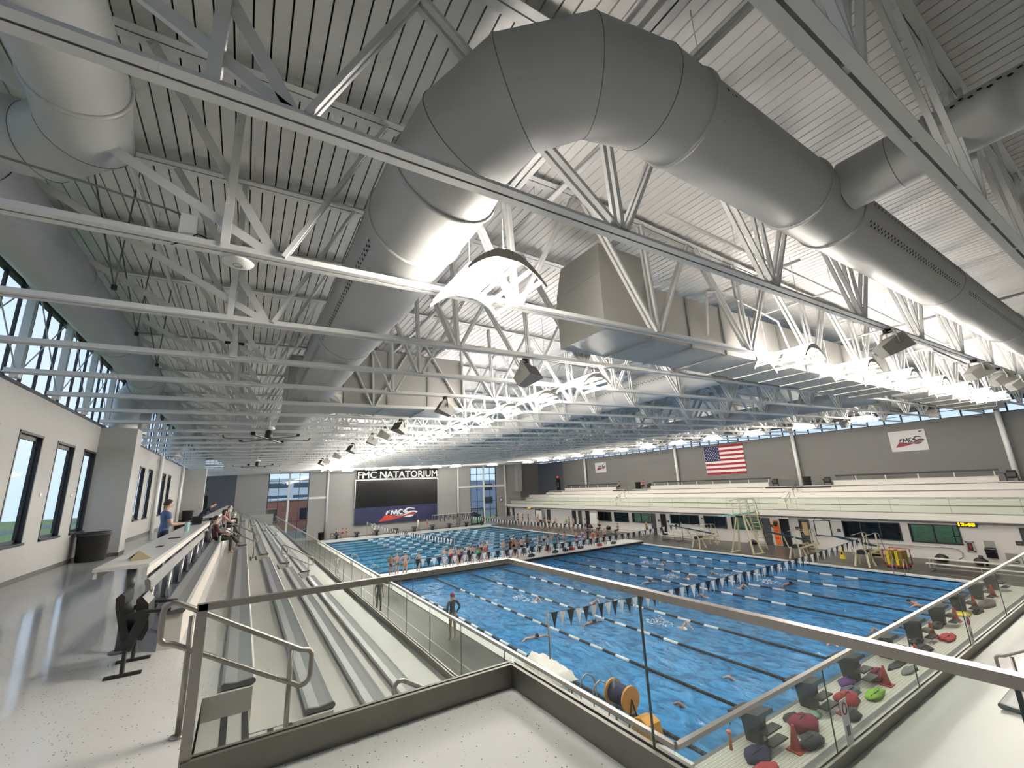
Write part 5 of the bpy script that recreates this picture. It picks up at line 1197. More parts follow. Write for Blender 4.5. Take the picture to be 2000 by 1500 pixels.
RED = mat('emblem_red', (0.42, 0.05, 0.04), 0.6); LWHITE = mat('emblem_white', (0.75, 0.76, 0.80), 0.5); LDARK = mat('emblem_charcoal', (0.02, 0.02, 0.03), 0.6); FNAVY = mat('banner_navy', (0.018, 0.022, 0.075), 0.6)
t = thing('scoreboard', 'large black scoreboard screen on the end wall above a navy banner', 'scoreboard', (20, YF-0.2, -0.5))
MB().box(13.75, 26.35, YF-0.35, YF-0.16, -0.45, 3.42).build('screen', mat('screen_black', (0.008, 0.008, 0.009), 0.25), t)
m_ = MB(); m_.box(13.65, 26.45, YF-0.37, YF-0.15, 3.42, 3.56); m_.box(13.65, 13.75, YF-0.37, YF-0.15, -0.45, 3.42); m_.box(26.35, 26.45, YF-0.37, YF-0.15, -0.45, 3.42); m_.build('frame', WHITE, t)
t = thing('banner', 'navy banner with the white and red swimmer emblem under the scoreboard', 'banner', (20, YF-0.3, -2.7))
MB().box(13.7, 26.3, YF-0.36, YF-0.33, -2.72, -0.46).build('cloth', FNAVY, t); logo(t, lambda u, v: (17.1+u*4.95, YF-0.365, -2.62+v*3.7), (LWHITE, mat('emblem_orange_red', (0.50, 0.06, 0.035), 0.6)))
t = thing('wall_sign', 'black sign with white capital letters above the scoreboard', 'sign', (20, YF-0.2, 3.6))
MB().box(13.85, 26.5, YF-0.2, YF-0.1, 3.56, 4.95).build('backing', BLACKM, t)
me = fit(text_mesh('FMC NATATORIUM', 1.0, 0.04, FWHITE, 0.012), 12.35, 1.0)
o = obj('lettering', me, t, (14.0, YF-0.26, 3.72)); o.rotation_euler = (PI/2, 0, 0)
m_ = MB(); m_.box(14, 26.4, YF-0.24, YF-0.2, 3.62, 3.66); m_.build('letter_rail', WHITE, t)
# flag
t = thing('flag', 'american flag with stars and stripes on the grey panel wall', 'flag', (XR-0.1, 28.9, 1.96))
FRED = mat('flag_red', (0.32, 0.02, 0.035), 0.8); FWH = mat('flag_white', (0.72, 0.72, 0.70), 0.8); FBL = mat('flag_navy', (0.02, 0.022, 0.085), 0.8)
y0, y1, z0, z1 = 26.47, 31.25, 1.96, 5.20; sh = (z1-z0)/13
for k in range(13): MB().box(XR-0.08, XR-0.07, y0, y1, z1-sh*(k+1), z1-sh*k).build('stripe', FRED if k % 2 == 0 else FWH, t)
cy0 = y1-0.4*(y1-y0); cz0 = z1-7*sh; o = MB().box(XR-0.085, XR-0.079, cy0, y1, cz0, z1).build('canton', FBL, t)
m_ = MB()
for r_ in range(9):
    for c_ in range(6 if r_ % 2 == 0 else 5):
        yy = y1-(y1-cy0)*((2*c_+1+(r_ % 2))/12); zz = z1-(z1-cz0)*((r_+1)/10)
        m_.add([(XR-0.087, yy+0.075*(1 if j % 2 == 0 else 0.42)*math.sin(PI*j/5), zz+0.075*(1 if j % 2 == 0 else 0.42)*math.cos(PI*j/5)) for j in range(10)], [tuple(range(10))])
so = m_.build('stars', FWH, o); so['kind'] = 'stuff'
MB().cyl((XR-0.07,y1+0.03,z0-0.1), (XR-0.07,y1+0.03,z1), 0.012, 6).build('hoist_cord', WHITE, t)
for i, (ya, yb, za, zb_) in enumerate(((11.4, 13.75, 3.1, 4.78), (47.95, 50.35, 3.12, 4.62))):
    t = thing('banner', 'white emblem banner on the grey panel wall, %s' % ['nearer the viewer', 'the far one'][i], 'banner', (XR-0.1, ya, za))
    MB().box(XR-0.06, XR-0.03, ya, yb, za, zb_).build('cloth', mat('banner_white', (0.55, 0.54, 0.55), 0.7), t)
    w_ = yb-ya; logo(t, lambda u, v: (XR-0.065, yb-0.12*w_-u*w_*0.68, za+0.32+v*w_*0.72), (LDARK, mat('emblem_maroon', (0.22, 0.02, 0.035), 0.6)))
    MB().add([(XR-0.066, ya+0.42, zb_-0.13), (XR-0.066, ya+0.1, zb_-0.1), (XR-0.066, ya+0.26, zb_-0.2), (XR-0.066, ya+0.3, zb_-0.26)], [(0,1,2,3)]).build('corner_mark', LDARK, t)
def clock(ya, yb, za, zb_, s_, lab):
    t = thing('pace_clock', lab, 'clock', (39.4, ya, za)); MB().box(39.34, 39.5, ya, yb, za, zb_).build('case', BLACK, t)
    me = fit(text_mesh(s_, 0.25, 0.004, LED, 0.01), (yb-ya)*0.86, (zb_-za)*0.66); o = obj('digits', me, t, (39.335, yb-(yb-ya)*0.07, za+(zb_-za)*0.17)); o.rotation_euler = (PI/2, 0, -PI/2)
clock(8.45, 9.35, -2.08, -1.76, '12:48', 'glowing amber pace clock above the bright office window'); clock(58.4, 59.45, -2.0, -1.6, '12:48', 'glowing amber pace clock at the far end of the office wall')
t = thing('rescue_board', 'orange spine board hung on the office wall behind the tall diving stand', 'rescue board', (39.4, 20.8, -4.1))
MB().prism([(20.55,-4.15),(20.98,-4.15),(21.02,-2.6),(20.95,-2.2),(20.6,-2.2),(20.52,-2.6)], 'x', 39.42, 39.48).build('board', ORANGE, t)
for z in (-2.5, -3.1, -3.7): MB().box(39.40, 39.425, 20.58, 20.96, z, z+0.12).build('strap', BLACK if z == -2.5 else mat('dark_orange', (0.5, 0.09, 0.01), 0.5), t)
MB().blob((39.38,20.78,-2.48), (0.06,0.17,0.2), 5, flat=False, rough=0.05).build('head_block', BLACK, t)
t = thing('whiteboard', 'framed whiteboard beside the brown-glazed door', 'whiteboard', (39.4, 17.2, -3.2)); MB().box(39.45, 39.49, 16.65, 17.7, -3.15, -2.05).build('surface', FWHITE, t)
f = MB(); f.box(39.43,39.5,16.6,16.66,-3.2,-2.0); f.box(39.43,39.5,17.69,17.75,-3.2,-2.0); f.box(39.43,39.5,16.6,17.75,-3.2,-3.14); f.box(39.43,39.5,16.6,17.75,-2.06,-2.0); f.build('frame', GREYB, t)
for i, (x, y, w_, lab) in enumerate(((38.9, 55.6, 1.5, 'white board on a stand before the far doors'), (38.6, 43.0, 1.3, 'white board on a stand by the life ring'))):
    t = thing('easel_board', lab, 'whiteboard', (x, y, DK)); MB().box(x-0.03, x+0.03, y-w_/2, y+w_/2, DK+0.75, DK+2.1).build('surface', FWHITE, t)
    for s_ in (-1, 1): MB().bar((x, y+s_*w_/2, DK), (x, y+s_*w_/2, DK+2.1), 0.04, 0.04).build('leg', ALU, t)
t = thing('life_ring', 'white life ring hung on the office wall between doors and windows', 'life ring', (39.4, 43.95, -2.57)); MB().tube([(39.42, 43.95+0.29*math.cos(a_*PI/12), -2.57+0.29*math.sin(a_*PI/12)) for a_ in range(24)], 0.065, 8, closed=True).build('ring', FWHITE, t); MB().box(39.46,39.5,43.9,44.0,-2.3,-2.2).build('hook', BLACKM, t)
t = thing('wall_clock', 'round wall clock on the end wall beside the tall window', 'clock', (38.2, YF-0.05, -0.6)); MB().tube([(38.25+0.28*math.cos(a_*PI/12), YF-0.06, -0.55+0.28*math.sin(a_*PI/12)) for a_ in range(24)], 0.05, 6, closed=True).build('rim', BLACK, t); MB().cyl((38.25,YF-0.05,-0.55), (38.25,YF-0.02,-0.55), 0.27, 24).build('face', FWHITE, t)
t = thing('fire_cabinet', 'framed fire extinguisher cabinet in the office wall', 'cabinet', (39.4, 9.0, -3.6)); f = MB(); f.box(39.44,39.5,8.82,8.90,-3.6,-2.95); f.box(39.44,39.5,9.14,9.22,-3.6,-2.95); f.box(39.44,39.5,8.82,9.22,-3.6,-3.52); f.box(39.44,39.5,8.82,9.22,-3.03,-2.95); f.build('frame', ALU, t); MB().box(39.47,39.49,8.9,9.14,-3.52,-3.03).build('glass_front', BLACK, t); MB().cyl((39.46,9.02,-3.48),(39.46,9.02,-3.15),0.05,10).build('extinguisher', REDM, t)
for i, (ya, yb, za, zb_) in enumerate(((7.92, 8.38, -3.85, -2.85), (7.1, 7.6, -4.0, -3.5))):
    t = thing('drinking_fountain', 'steel wall drinking fountain, the %s one' % ['taller', 'lower'][i], 'fountain', (39.3, ya, za)); MB().prism([(39.1,zb_-0.42),(39.5,zb_-0.42),(39.5,za),(39.35,za)], 'y', ya, yb).build('basin', BLACK, t); MB().box(39.44,39.5,ya,yb,zb_-0.4,zb_).build('back_plate', STAIN, t); MB().box(39.08,39.5,ya,yb,zb_-0.46,zb_-0.42).build('bowl_rim', ALU, t)
pipe('hose', [(39.44,15.8,-3.5),(39.44,9.9,-3.42),(39.44,9.6,-3.5),(39.44,9.45,-3.7),(39.44,9.5,-3.95),(39.44,9.7,-4.1)], 0.03, 'pale grey hose running along the office wall', ALU, False, 'hose')
for i, y in enumerate((17.4, 19.9, 30.5)):
    t = thing('wall_lamp', 'small white tube lamp under the cream fascia, %s from the viewer' % ORD[i], 'lamp', (39.0, y, -1.85)); MB().box(38.95,39.1,y-0.5,y+0.5,-1.93,-1.88).build('diffuser', REFL, t); MB().box(39.0,39.05,y-0.05,y+0.05,-1.88,-1.72).build('stem', POSTG, t)
for i, (y, z, w_) in enumerate(((21.2,-2.65,0.12), (19.1,-2.75,0.14), (16.1,-2.72,0.12), (33.3,-2.72,0.12), (32.1,-2.78,0.12), (6.9,-2.9,0.14), (8.7,-3.85,0.1), (27.9,-2.3,0.08))):
    t = thing('wall_plate', 'small dark sign plate on the office wall, %s counted from a list of eight' % ORD[i], 'plate', (39.48, y, z), group='small dark plates on the office wall'); t['label'] = 'small dark square plate fixed to the white office wall'
    MB().box(39.475, 39.5, y-w_, y+w_, z-w_*0.9, z+w_*0.9).build('plate', BLACK, t); MB().box(39.47, 39.476, y-w_*0.6, y+w_*0.6, z-0.02, z+0.02).build('print', POSTG, t)
t = thing('exit_sign', 'small red lit exit sign over the far dark door of the opposite stand', 'sign', (XR-0.1, 59.9, 3.0)); MB().box(XR-0.12,XR-0.03,59.7,60.3,2.75,3.0).build('case', REDP, t); me = fit(text_mesh('EXIT', 0.2, 0.003, mat('exit_red', (1.0, 0.10, 0.05), 0.5, var=0, emit=2.0), 0.005), 0.46, 0.15); o = obj('lettering', me, t, (XR-0.125, 60.23, 2.8)); o.rotation_euler = (PI/2, 0, -PI/2)
d = thing('door_30', 'dark door in the slate recess of the opposite stand', None, (XR, 60, 0.5), kind='structure'); MB().box(XR-0.05, XR-0.02, 59.5, 60.5, 0.0, 2.6).build('door_leaf', BLACKM, d); MB().box(XR-0.06, XR-0.05, 60.05, 60.15, 1.2, 2.0).build('door_light', mat('door_vision_glass', (0.75, 0.62, 0.5), 0.3), d)
mb = MB(); mb.box(41.3, 42.3, 65.2, YF-0.02, 0.7, 6.2); struct('wall_box_out', mb, WALLW, 'pale boxed-out chase above the far corner of the opposite stand')
# towel and lane-line rack in front of the end wall
t = thing('swim_gear_rack', 'steel rack hung with dark gear in front of the end wall', 'rack', (28, 64, DK))
for y in (63.6, 64.5):
    MB().tube([(25.0,y,DK),(25.0,y,DK+2.1),(31.6,y,DK+2.1),(31.6,y,DK)], 0.03, 6).build('frame', ALU, t)
rnd = random.Random(9)
for i in range(26): x = 25.2+0.245*i; MB().box(x-0.07, x+0.07, 63.55, 63.62, DK+2.05-rnd.uniform(0.4, 1.0), DK+2.08).build('hung_gear', [GREYB, NAVY, POSTG][i % 3], t)
t = thing('storage_cart', 'grey rail fence panel stored by the far corner of the pool', 'fence panel', (35.5, 62.5, DK)); MB().box(34.0, 38.6, 62.45, 62.5, DK+0.15, DK+1.1).build('panel', mat('grey_mesh_panel', (0.30, 0.30, 0.31), 0.6), t); MB().tube([(34.0,62.48,DK),(34.0,62.48,DK+1.15),(38.6,62.48,DK+1.15),(38.6,62.48,DK)], 0.03, 6).build('frame', ALU, t)
t = thing('side_rail', 'dark steel rail at the stand-side corner of the far pool', 'railing', (10.6, 63.4, DK)); 
for x in (10.3, 10.9, 11.6): MB().cyl((x,63.4,DK), (x,63.4,DK+0.85), 0.025, 6).build('post', GREYB, t)
for z in (0.45, 0.85): MB().cyl((10.3,63.4,DK+z), (11.6,63.4,DK+z), 0.022, 6).build('rail', GREYB, t)

# ================================================================== OUTSIDE
GRASS = mat('grass_ground', (0.16, 0.24, 0.07), 0.9, var=0.3, vscale=0.4); ASPH = mat('asphalt', (0.16, 0.16, 0.165), 0.9, var=0.1); BRICK = mat('red_brick', (0.42, 0.17, 0.11), 0.85, var=0.12, vscale=2); PARK = mat('white_precast', (0.86, 0.88, 0.90), 0.8)
mb = MB(); mb.box(-220, XL-0.5, -160, 320, DK-1.0, DK-0.6, 0); mb.box(XL-0.5, 260, YF+0.45, 320, DK-1.0, DK-0.35, 1); mb.box(XR+0.5, 260, -160, YF+0.45, DK-1.0, DK-0.35, 0); mb.box(30, 70, 72, 88, DK-0.35, DK-0.32, 0)
struct('ground', mb, [GRASS, ASPH], 'grass and asphalt outside the hall')
def building(lab, x0, x1, y0, y1, z1, m, rows, cols, name='building', ww=0.6, wh=0.5, glassm=BRONZE):
    t = thing(name, lab, 'building', (x0, y0, DK)); MB().box(x0, x1, y0, y1, DK-0.4, z1).build('block', m, t); h = (z1-DK)/rows; w = (x1-x0)/cols
    MB().box(x0-0.15, x1+0.15, y0-0.15, y1+0.15, z1, z1+0.3).build('parapet', PARK, t)
    for r_ in range(rows):
        for c_ in range(cols): MB().box(x0+w*(c_+0.5-ww/2), x0+w*(c_+0.5+ww/2), y0-0.06, y0+0.05, DK+h*(r_+0.5-wh/2), DK+h*(r_+0.5+wh/2)).build('window_opening', glassm, t)
building('red brick building beyond the tall end window', 2, 34, 92, 110, 0.9, BRICK, 1, 6, ww=0.28, wh=0.4)
building('white open-deck parking garage behind the brick building', -6, 40, 150, 170, 6.6, PARK, 3, 5, name='parking_garage', ww=0.9, wh=0.4, glassm=mat('garage_shade', (0.12, 0.15, 0.18), 0.9))
building('pale blue-grey building beyond the glazed doors', 50, 90, 120, 140, 3.6, mat('blue_grey_cladding', (0.30, 0.36, 0.46), 0.7), 2, 4, ww=0.3, wh=0.5)
for i in range(9):
    x = -9+6.4*i; y = 80+2.0*(i % 3); lab = 'parked car outside the end windows, %s from the concourse side' % ORD[i]
    if i > 4: x += 18
    t = thing('car', lab, 'car', (x, y, DK-0.35), group='parked cars outside'); cm = mat('car_paint_%d' % (i % 4), [(0.55,0.56,0.58), (0.03,0.03,0.035), (0.30,0.03,0.03), (0.12,0.15,0.22)][i % 4], 0.3)
    MB().prism([(x-2.1,DK+0.0),(x-2.15,DK+0.35),(x-1.3,DK+0.5),(x-0.8,DK+0.95),(x+0.8,DK+0.98),(x+1.5,DK+0.52),(x+2.1,DK+0.42),(x+2.15,DK+0.0)], 'y', y-0.85, y+0.85).build('body', cm, t)
    MB().prism([(x-1.15,DK+0.52),(x-0.75,DK+0.88),(x+0.75,DK+0.9),(x+1.3,DK+0.54)], 'y', y-0.86, y+0.86).build('side_window', BLACK, t)
    for wx in (-1.35, 1.35):
        for wy in (-0.8, 0.8): MB().cyl((x+wx,y+wy-0.1,DK-0.03), (x+wx,y+wy+0.1,DK-0.03), 0.32, 14).build('wheel', BLACK, t)
TREE = mat('bare_treeline', (0.055, 0.06, 0.05), 0.95, var=0.4, vscale=0.8)
rnd = random.Random(21)
for i in range(26):
    x = -150+(18 if i % 2 else -18); y = 10+13*i+rnd.uniform(-1, 1); s_ = rnd.uniform(3.0, 4.4)
    t = thing('tree', 'dark distant tree on the horizon outside the slit windows', 'tree', (x, y, DK-0.6), group='distant trees outside the concourse')
    MB().blob((x,y,DK+s_*0.7), (s_*1.4,s_*1.4,s_*0.8), i, 9, 6, 0.3, flat=False).build('crown', TREE, t); MB().cyl((x,y,DK-0.6), (x,y,DK+s_*0.4), 0.4, 6).build('trunk', TREE, t)
for i in range(4):
    x = -95; y = 30+34*i; t = thing('low_building', 'low pale building on the horizon outside the slit windows, %s along' % ORD[i], 'building', (x, y, DK-0.6)); MB().box(x-6, x+6, y-9, y+9, DK-0.6, DK+3.0).build('block', PARK if i % 2 else BRICK, t); MB().box(x-6.4, x+6.4, y-9.4, y+9.4, DK+3.0, DK+3.3).build('roof', PARK, t)
mb = MB(); mb.box(-60, -52, -160, 320, DK-0.6, DK-0.55); struct('road', mb, ASPH, 'road outside the concourse windows')
for i in range(3):
    t = thing('railing', 'white fence outside the office windows, %s section' % ORD[i], 'fence', (52, 10+12.5*i, DK)); y0 = (8.5, 21, 33.5)[i]
    for k in range(14): MB().box(52.0, 52.05, y0+0.32*k, y0+0.32*k+0.05, DK-0.35, DK+1.9).build('picket', GREYB, t)
    for z in (0.1, 1.8): MB().box(52.0, 52.06, y0, y0+4.3, DK+z, DK+z+0.06).build('rail', GREYB, t)
# ================================================================== PEOPLE
def base_pose():
    J = dict(pelvis=((0,0,0.95), (0.15,0.105)), spine=((0,0.005,1.10), (0.128,0.095)), chest=((0,0,1.29), (0.155,0.108)), neck=((0,-0.01,1.45), (0.055,0.055)),
             head=((0,0.012,1.575), (0.074,0.092)), crown=((0,0.0,1.655), (0.055,0.07)), nose=((0,0.112,1.565), (0.014,0.012)))
    for s_, k in ((1, 'L'), (-1, 'R')):
        J['sh'+k] = ((s_*0.175,0,1.385), (0.062,0.062)); J['el'+k] = ((s_*0.225,-0.02,1.12), (0.044,0.044)); J['wr'+k] = ((s_*0.235,0.05,0.88), (0.03,0.026)); J['ha'+k] = ((s_*0.235,0.07,0.80), (0.018,0.036))
        J['hip'+k] = ((s_*0.092,0,0.88), (0.088,0.09)); J['kn'+k] = ((s_*0.10,0.02,0.50), (0.06,0.06)); J['an'+k] = ((s_*0.105,-0.02,0.085), (0.04,0.042)); J['to'+k] = ((s_*0.12,0.13,0.03), (0.038,0.022)); J['he'+k] = ((s_*0.105,-0.06,0.035), (0.03,0.026))
    return J
def pose(**kw):
    J = base_pose()
    for k, p in kw.items(): J[k] = (p, J[k][1])
    return J
def shift(J, names, d):
    for k in names: J[k] = (tuple(Vector(J[k][0])+Vector(d)), J[k][1])
    return J
def both(**kw):
    o = {}
    for k, (x, y, z) in kw.items(): o[k+'L'] = (x, y, z); o[k+'R'] = (-x, y, z)
    return o
UP = ['spine', 'chest', 'neck', 'head', 'crown', 'nose', 'shL', 'shR', 'elL', 'elR', 'wrL', 'wrR', 'haL', 'haR']
POSES = {}
POSES['stand'] = pose(knR=(-0.10,0.05,0.50), anR=(-0.12,0.0,0.085))
POSES['crossed'] = pose(elL=(0.25,0.02,1.12), wrL=(0.03,0.19,1.15), haL=(-0.06,0.18,1.17), elR=(-0.25,0.02,1.12), wrR=(-0.03,0.21,1.11), haR=(0.06,0.2,1.13))
POSES['hips'] = pose(elL=(0.40,-0.06,1.16), wrL=(0.20,0.03,1.0), haL=(0.15,0.06,0.97), elR=(-0.40,-0.06,1.16), wrR=(-0.20,0.03,1.0), haR=(-0.15,0.06,0.97), hipL=(0.10,0,0.88), knL=(0.14,0.03,0.5), anL=(0.16,0.0,0.085), toL=(0.2,0.13,0.03), heL=(0.15,-0.05,0.035))
POSES['armsup'] = pose(elL=(0.36,0.03,1.60), wrL=(0.13,0.04,1.73), haL=(0.05,0.0,1.74), elR=(-0.36,0.03,1.60), wrR=(-0.13,0.04,1.73), haR=(-0.05,0.0,1.74))
POSES['walk'] = pose(knL=(0.09,0.20,0.52), anL=(0.09,0.22,0.09), toL=(0.1,0.36,0.05), heL=(0.09,0.18,0.05), knR=(-0.09,-0.08,0.5), anR=(-0.09,-0.32,0.13), toR=(-0.1,-0.2,0.03), heR=(-0.09,-0.37,0.10), elL=(0.23,-0.10,1.12), wrL=(0.22,0.0,0.90), haL=(0.22,0.04,0.83), elR=(-0.23,0.06,1.12), wrR=(-0.2,0.2,0.93), haR=(-0.2,0.26,0.88))
POSES['pockets'] = pose(elL=(0.30,-0.08,1.15), wrL=(0.20,0.03,0.95), haL=(0.17,0.06,0.89), elR=(-0.30,-0.08,1.15), wrR=(-0.20,0.03,0.95), haR=(-0.17,0.06,0.89))
POSES['typing'] = pose(elL=(0.25,0.04,1.12), wrL=(0.16,0.29,1.12), haL=(0.12,0.37,1.12), elR=(-0.25,0.04,1.12), wrR=(-0.16,0.27,1.12), haR=(-0.12,0.35,1.12), head=(0,0.035,1.57), crown=(0,0.035,1.65), nose=(0,0.135,1.545))
sit = pose(**both(hip=(0.095,0.06,0.52), kn=(0.11,0.44,0.52), an=(0.11,0.44,0.10), to=(0.13,0.60,0.04), he=(0.11,0.40,0.04)))
sit['pelvis'] = ((0,0,0.56), (0.16,0.13)); shift(sit, UP, (0,-0.02,-0.41)); sit['wrL'] = ((0.14,0.30,0.70), (0.03,0.026)); sit['haL'] = ((0.10,0.36,0.68), (0.018,0.036)); sit['wrR'] = ((-0.14,0.30,0.70), (0.03,0.026)); sit['haR'] = ((-0.10,0.36,0.68), (0.018,0.036)); sit['elL'] = ((0.25,0.04,0.76), (0.044,0.044)); sit['elR'] = ((-0.25,0.04,0.76), (0.044,0.044))
POSES['sit'] = sit
sc_ = {k: v for k, v in sit.items()}; sc_['knR'] = ((-0.06,0.46,0.62), (0.06,0.06)); sc_['anR'] = ((0.10,0.66,0.34), (0.04,0.042)); sc_['toR'] = ((0.12,0.82,0.33), (0.038,0.022)); sc_['heR'] = ((0.10,0.63,0.29), (0.03,0.026))
POSES['sitcross'] = sc_
sp_ = {k: v for k, v in sit.items()}; sp_['elL'] = ((0.20,0.20,0.74), (0.044,0.044)); sp_['wrL'] = ((0.06,0.20,0.98), (0.03,0.026)); sp_['haL'] = ((0.03,0.17,1.06), (0.018,0.036)); sp_['anR'] = ((-0.11,0.62,0.12), (0.04,0.042)); sp_['toR'] = ((-0.13,0.78,0.08), (0.038,0.022)); sp_['heR'] = ((-0.11,0.58,0.06), (0.03,0.026))
POSES['sitphone'] = sp_
POSES['lean'] = pose(pelvis=(0,-0.12,0.95), spine=(0,0.03,1.07), chest=(0,0.22,1.20), neck=(0,0.37,1.30), head=(0,0.46,1.40), crown=(0,0.46,1.48), nose=(0,0.57,1.38), shL=(0.17,0.28,1.25), shR=(-0.17,0.28,1.25), elL=(0.22,0.34,1.09), elR=(-0.22,0.34,1.09), wrL=(0.1,0.52,1.09), wrR=(-0.1,0.52,1.09), haL=(0.04,0.58,1.09), haR=(-0.04,0.58,1.09), hipL=(0.092,-0.1,0.88), hipR=(-0.092,-0.1,0.88), knL=(0.1,-0.06,0.5), knR=(-0.1,-0.06,0.5))
POSES['bend'] = pose(pelvis=(0,-0.1,0.80), spine=(0,0.02,0.93), chest=(0,0.2,1.03), neck=(0,0.36,1.10), head=(0,0.46,1.14), crown=(0,0.52,1.19), nose=(0,0.54,1.07), shL=(0.17,0.26,1.05), shR=(-0.17,0.26,1.05), elL=(0.2,0.3,0.78), elR=(-0.2,0.3,0.78), wrL=(0.17,0.36,0.56), wrR=(-0.17,0.36,0.56), haL=(0.16,0.38,0.48), haR=(-0.16,0.38,0.48), hipL=(0.092,-0.1,0.74), hipR=(-0.092,-0.1,0.74), knL=(0.12,0.1,0.42), knR=(-0.12,0.1,0.42))
POSES['freestyle'] = pose(pelvis=(0,-0.35,-0.13), spine=(0,-0.18,-0.10), chest=(0,0.05,-0.05), neck=(0,0.22,-0.03), head=(0,0.34,0.0), crown=(0,0.42,0.02), nose=(0.02,0.36,-0.10), shL=(0.17,0.12,-0.06), shR=(-0.17,0.12,0.03), elL=(0.19,0.42,-0.06), wrL=(0.16,0.66,-0.06), haL=(0.15,0.74,-0.06), elR=(-0.34,0.20,0.22), wrR=(-0.28,0.46,0.08), haR=(-0.26,0.54,0.02),
     hipL=(0.09,-0.42,-0.13), hipR=(-0.09,-0.42,-0.13), knL=(0.1,-0.80,-0.14), knR=(-0.1,-0.80,-0.17), anL=(0.1,-1.2,-0.08), anR=(-0.1,-1.2,-0.2), toL=(0.1,-1.34,-0.1), toR=(-0.1,-1.34,-0.22), heL=(0.1,-1.2,-0.03), heR=(-0.1,-1.2,-0.15))
fly = {k: v for k, v in POSES['freestyle'].items()}
for k, p in dict(chest=(0,0.05,0.03), neck=(0,0.2,0.10), head=(0,0.31,0.13), crown=(0,0.38,0.19), nose=(0,0.41,0.08), shL=(0.18,0.1,0.03), shR=(-0.18,0.1,0.03), elL=(0.44,0.14,0.06), elR=(-0.44,0.14,0.06), wrL=(0.66,0.28,0.0), wrR=(-0.66,0.28,0.0), haL=(0.74,0.33,-0.02), haR=(-0.74,0.33,-0.02)).items(): fly[k] = (p, fly[k][1])
POSES['butterfly'] = fly
EDGES = [('pelvis','spine'),('spine','chest'),('chest','neck'),('neck','head'),('head','crown'),('head','nose')]
for k in 'LR': EDGES += [('chest','sh'+k),('sh'+k,'el'+k),('el'+k,'wr'+k),('wr'+k,'ha'+k),('pelvis','hip'+k),('hip'+k,'kn'+k),('kn'+k,'an'+k),('an'+k,'to'+k),('an'+k,'he'+k)]
def grow(pname):
    J = POSES[pname]; names_ = list(J); P = [Vector(J[k][0]) for k in names_]; R = [J[k][1] for k in names_]; idx = {k: i for i, k in enumerate(names_)}
    E_ = [(idx[a], idx[b]) for a, b in EDGES]; bone = [(a, b) for a, b in EDGES]
    for k, s_ in (('L', 1), ('R', -1)):                                # four fingers and a thumb
        h = P[idx['ha'+k]]; w = P[idx['wr'+k]]; d = (h-w).normalized()
        side = d.cross(Vector((0,0,1)) if abs(d.z) < 0.8 else Vector((1,0,0))).normalized(); nrm = d.cross(side)
        for fi in range(5):
            if fi < 4: a = h+side*(0.024*(fi-1.5))+d*0.03; L_ = (0.055, 0.066, 0.062, 0.048)[fi]; b = a+d*L_*0.55+nrm*0.006; c_ = b+d*L_*0.45+nrm*0.022
            else: a = w.lerp(h, 0.45)-side*0.036; b = a-side*0.02+d*0.03; c_ = b+d*0.03-side*0.006
            o = len(P); P += [a, b, c_]; R += [(0.0095,0.0095), (0.0088,0.0088), (0.0075,0.0075)]
            E_ += [(idx['ha'+k], o), (o, o+1), (o+1, o+2)]; bone += [('wr'+k, 'ha'+k)]*3
    me = bpy.data.meshes.new('skeleton'); me.from_pydata([tuple(p) for p in P], E_, [])
    ob = bpy.data.objects.new('skeleton', me); C.objects.link(ob)
    m = ob.modifiers.new('skin', 'SKIN'); m.use_smooth_shade = True; m.branch_smoothing = 0.6
    sv = me.skin_vertices[0].data
    for i, r in enumerate(R): sv[i].radius = r
    sv[idx['pelvis']].use_root = True
    s2 = ob.modifiers.new('sub', 'SUBSURF'); s2.levels = 1; s2.render_levels = 1
    bpy.context.view_layer.update()
    out = bpy.data.meshes.new_from_object(ob.evaluated_get(bpy.context.evaluated_depsgraph_get()))
    bpy.data.objects.remove(ob); bpy.data.meshes.remove(me)
    fb = []
    segs = [(P[a], P[b], bn) for (a, b), bn in zip(E_, bone)]
    for f in out.polygons:
        c_ = f.center; best = None
        for a, b, bn in segs:
            ab = b-a; t_ = max(0, min(1, (c_-a).dot(ab)/max(1e-9, ab.length_squared))); d_ = (a+ab*t_-c_).length
            if best is None or d_ < best[0]: best = (d_, bn, t_)
        fb.append((best[1], best[2]))
    hd = Vector(J['head'][0]); up_ = (Vector(J['crown'][0])-hd).normalized(); fw_ = (Vector(J['nose'][0])-hd); fw_ = (fw_-up_*fw_.dot(up_)).normalized()
    M = Matrix((fw_.cross(up_), fw_, up_)).transposed().to_4x4(); M.translation = hd
    return out, fb, M
GROWN = {}
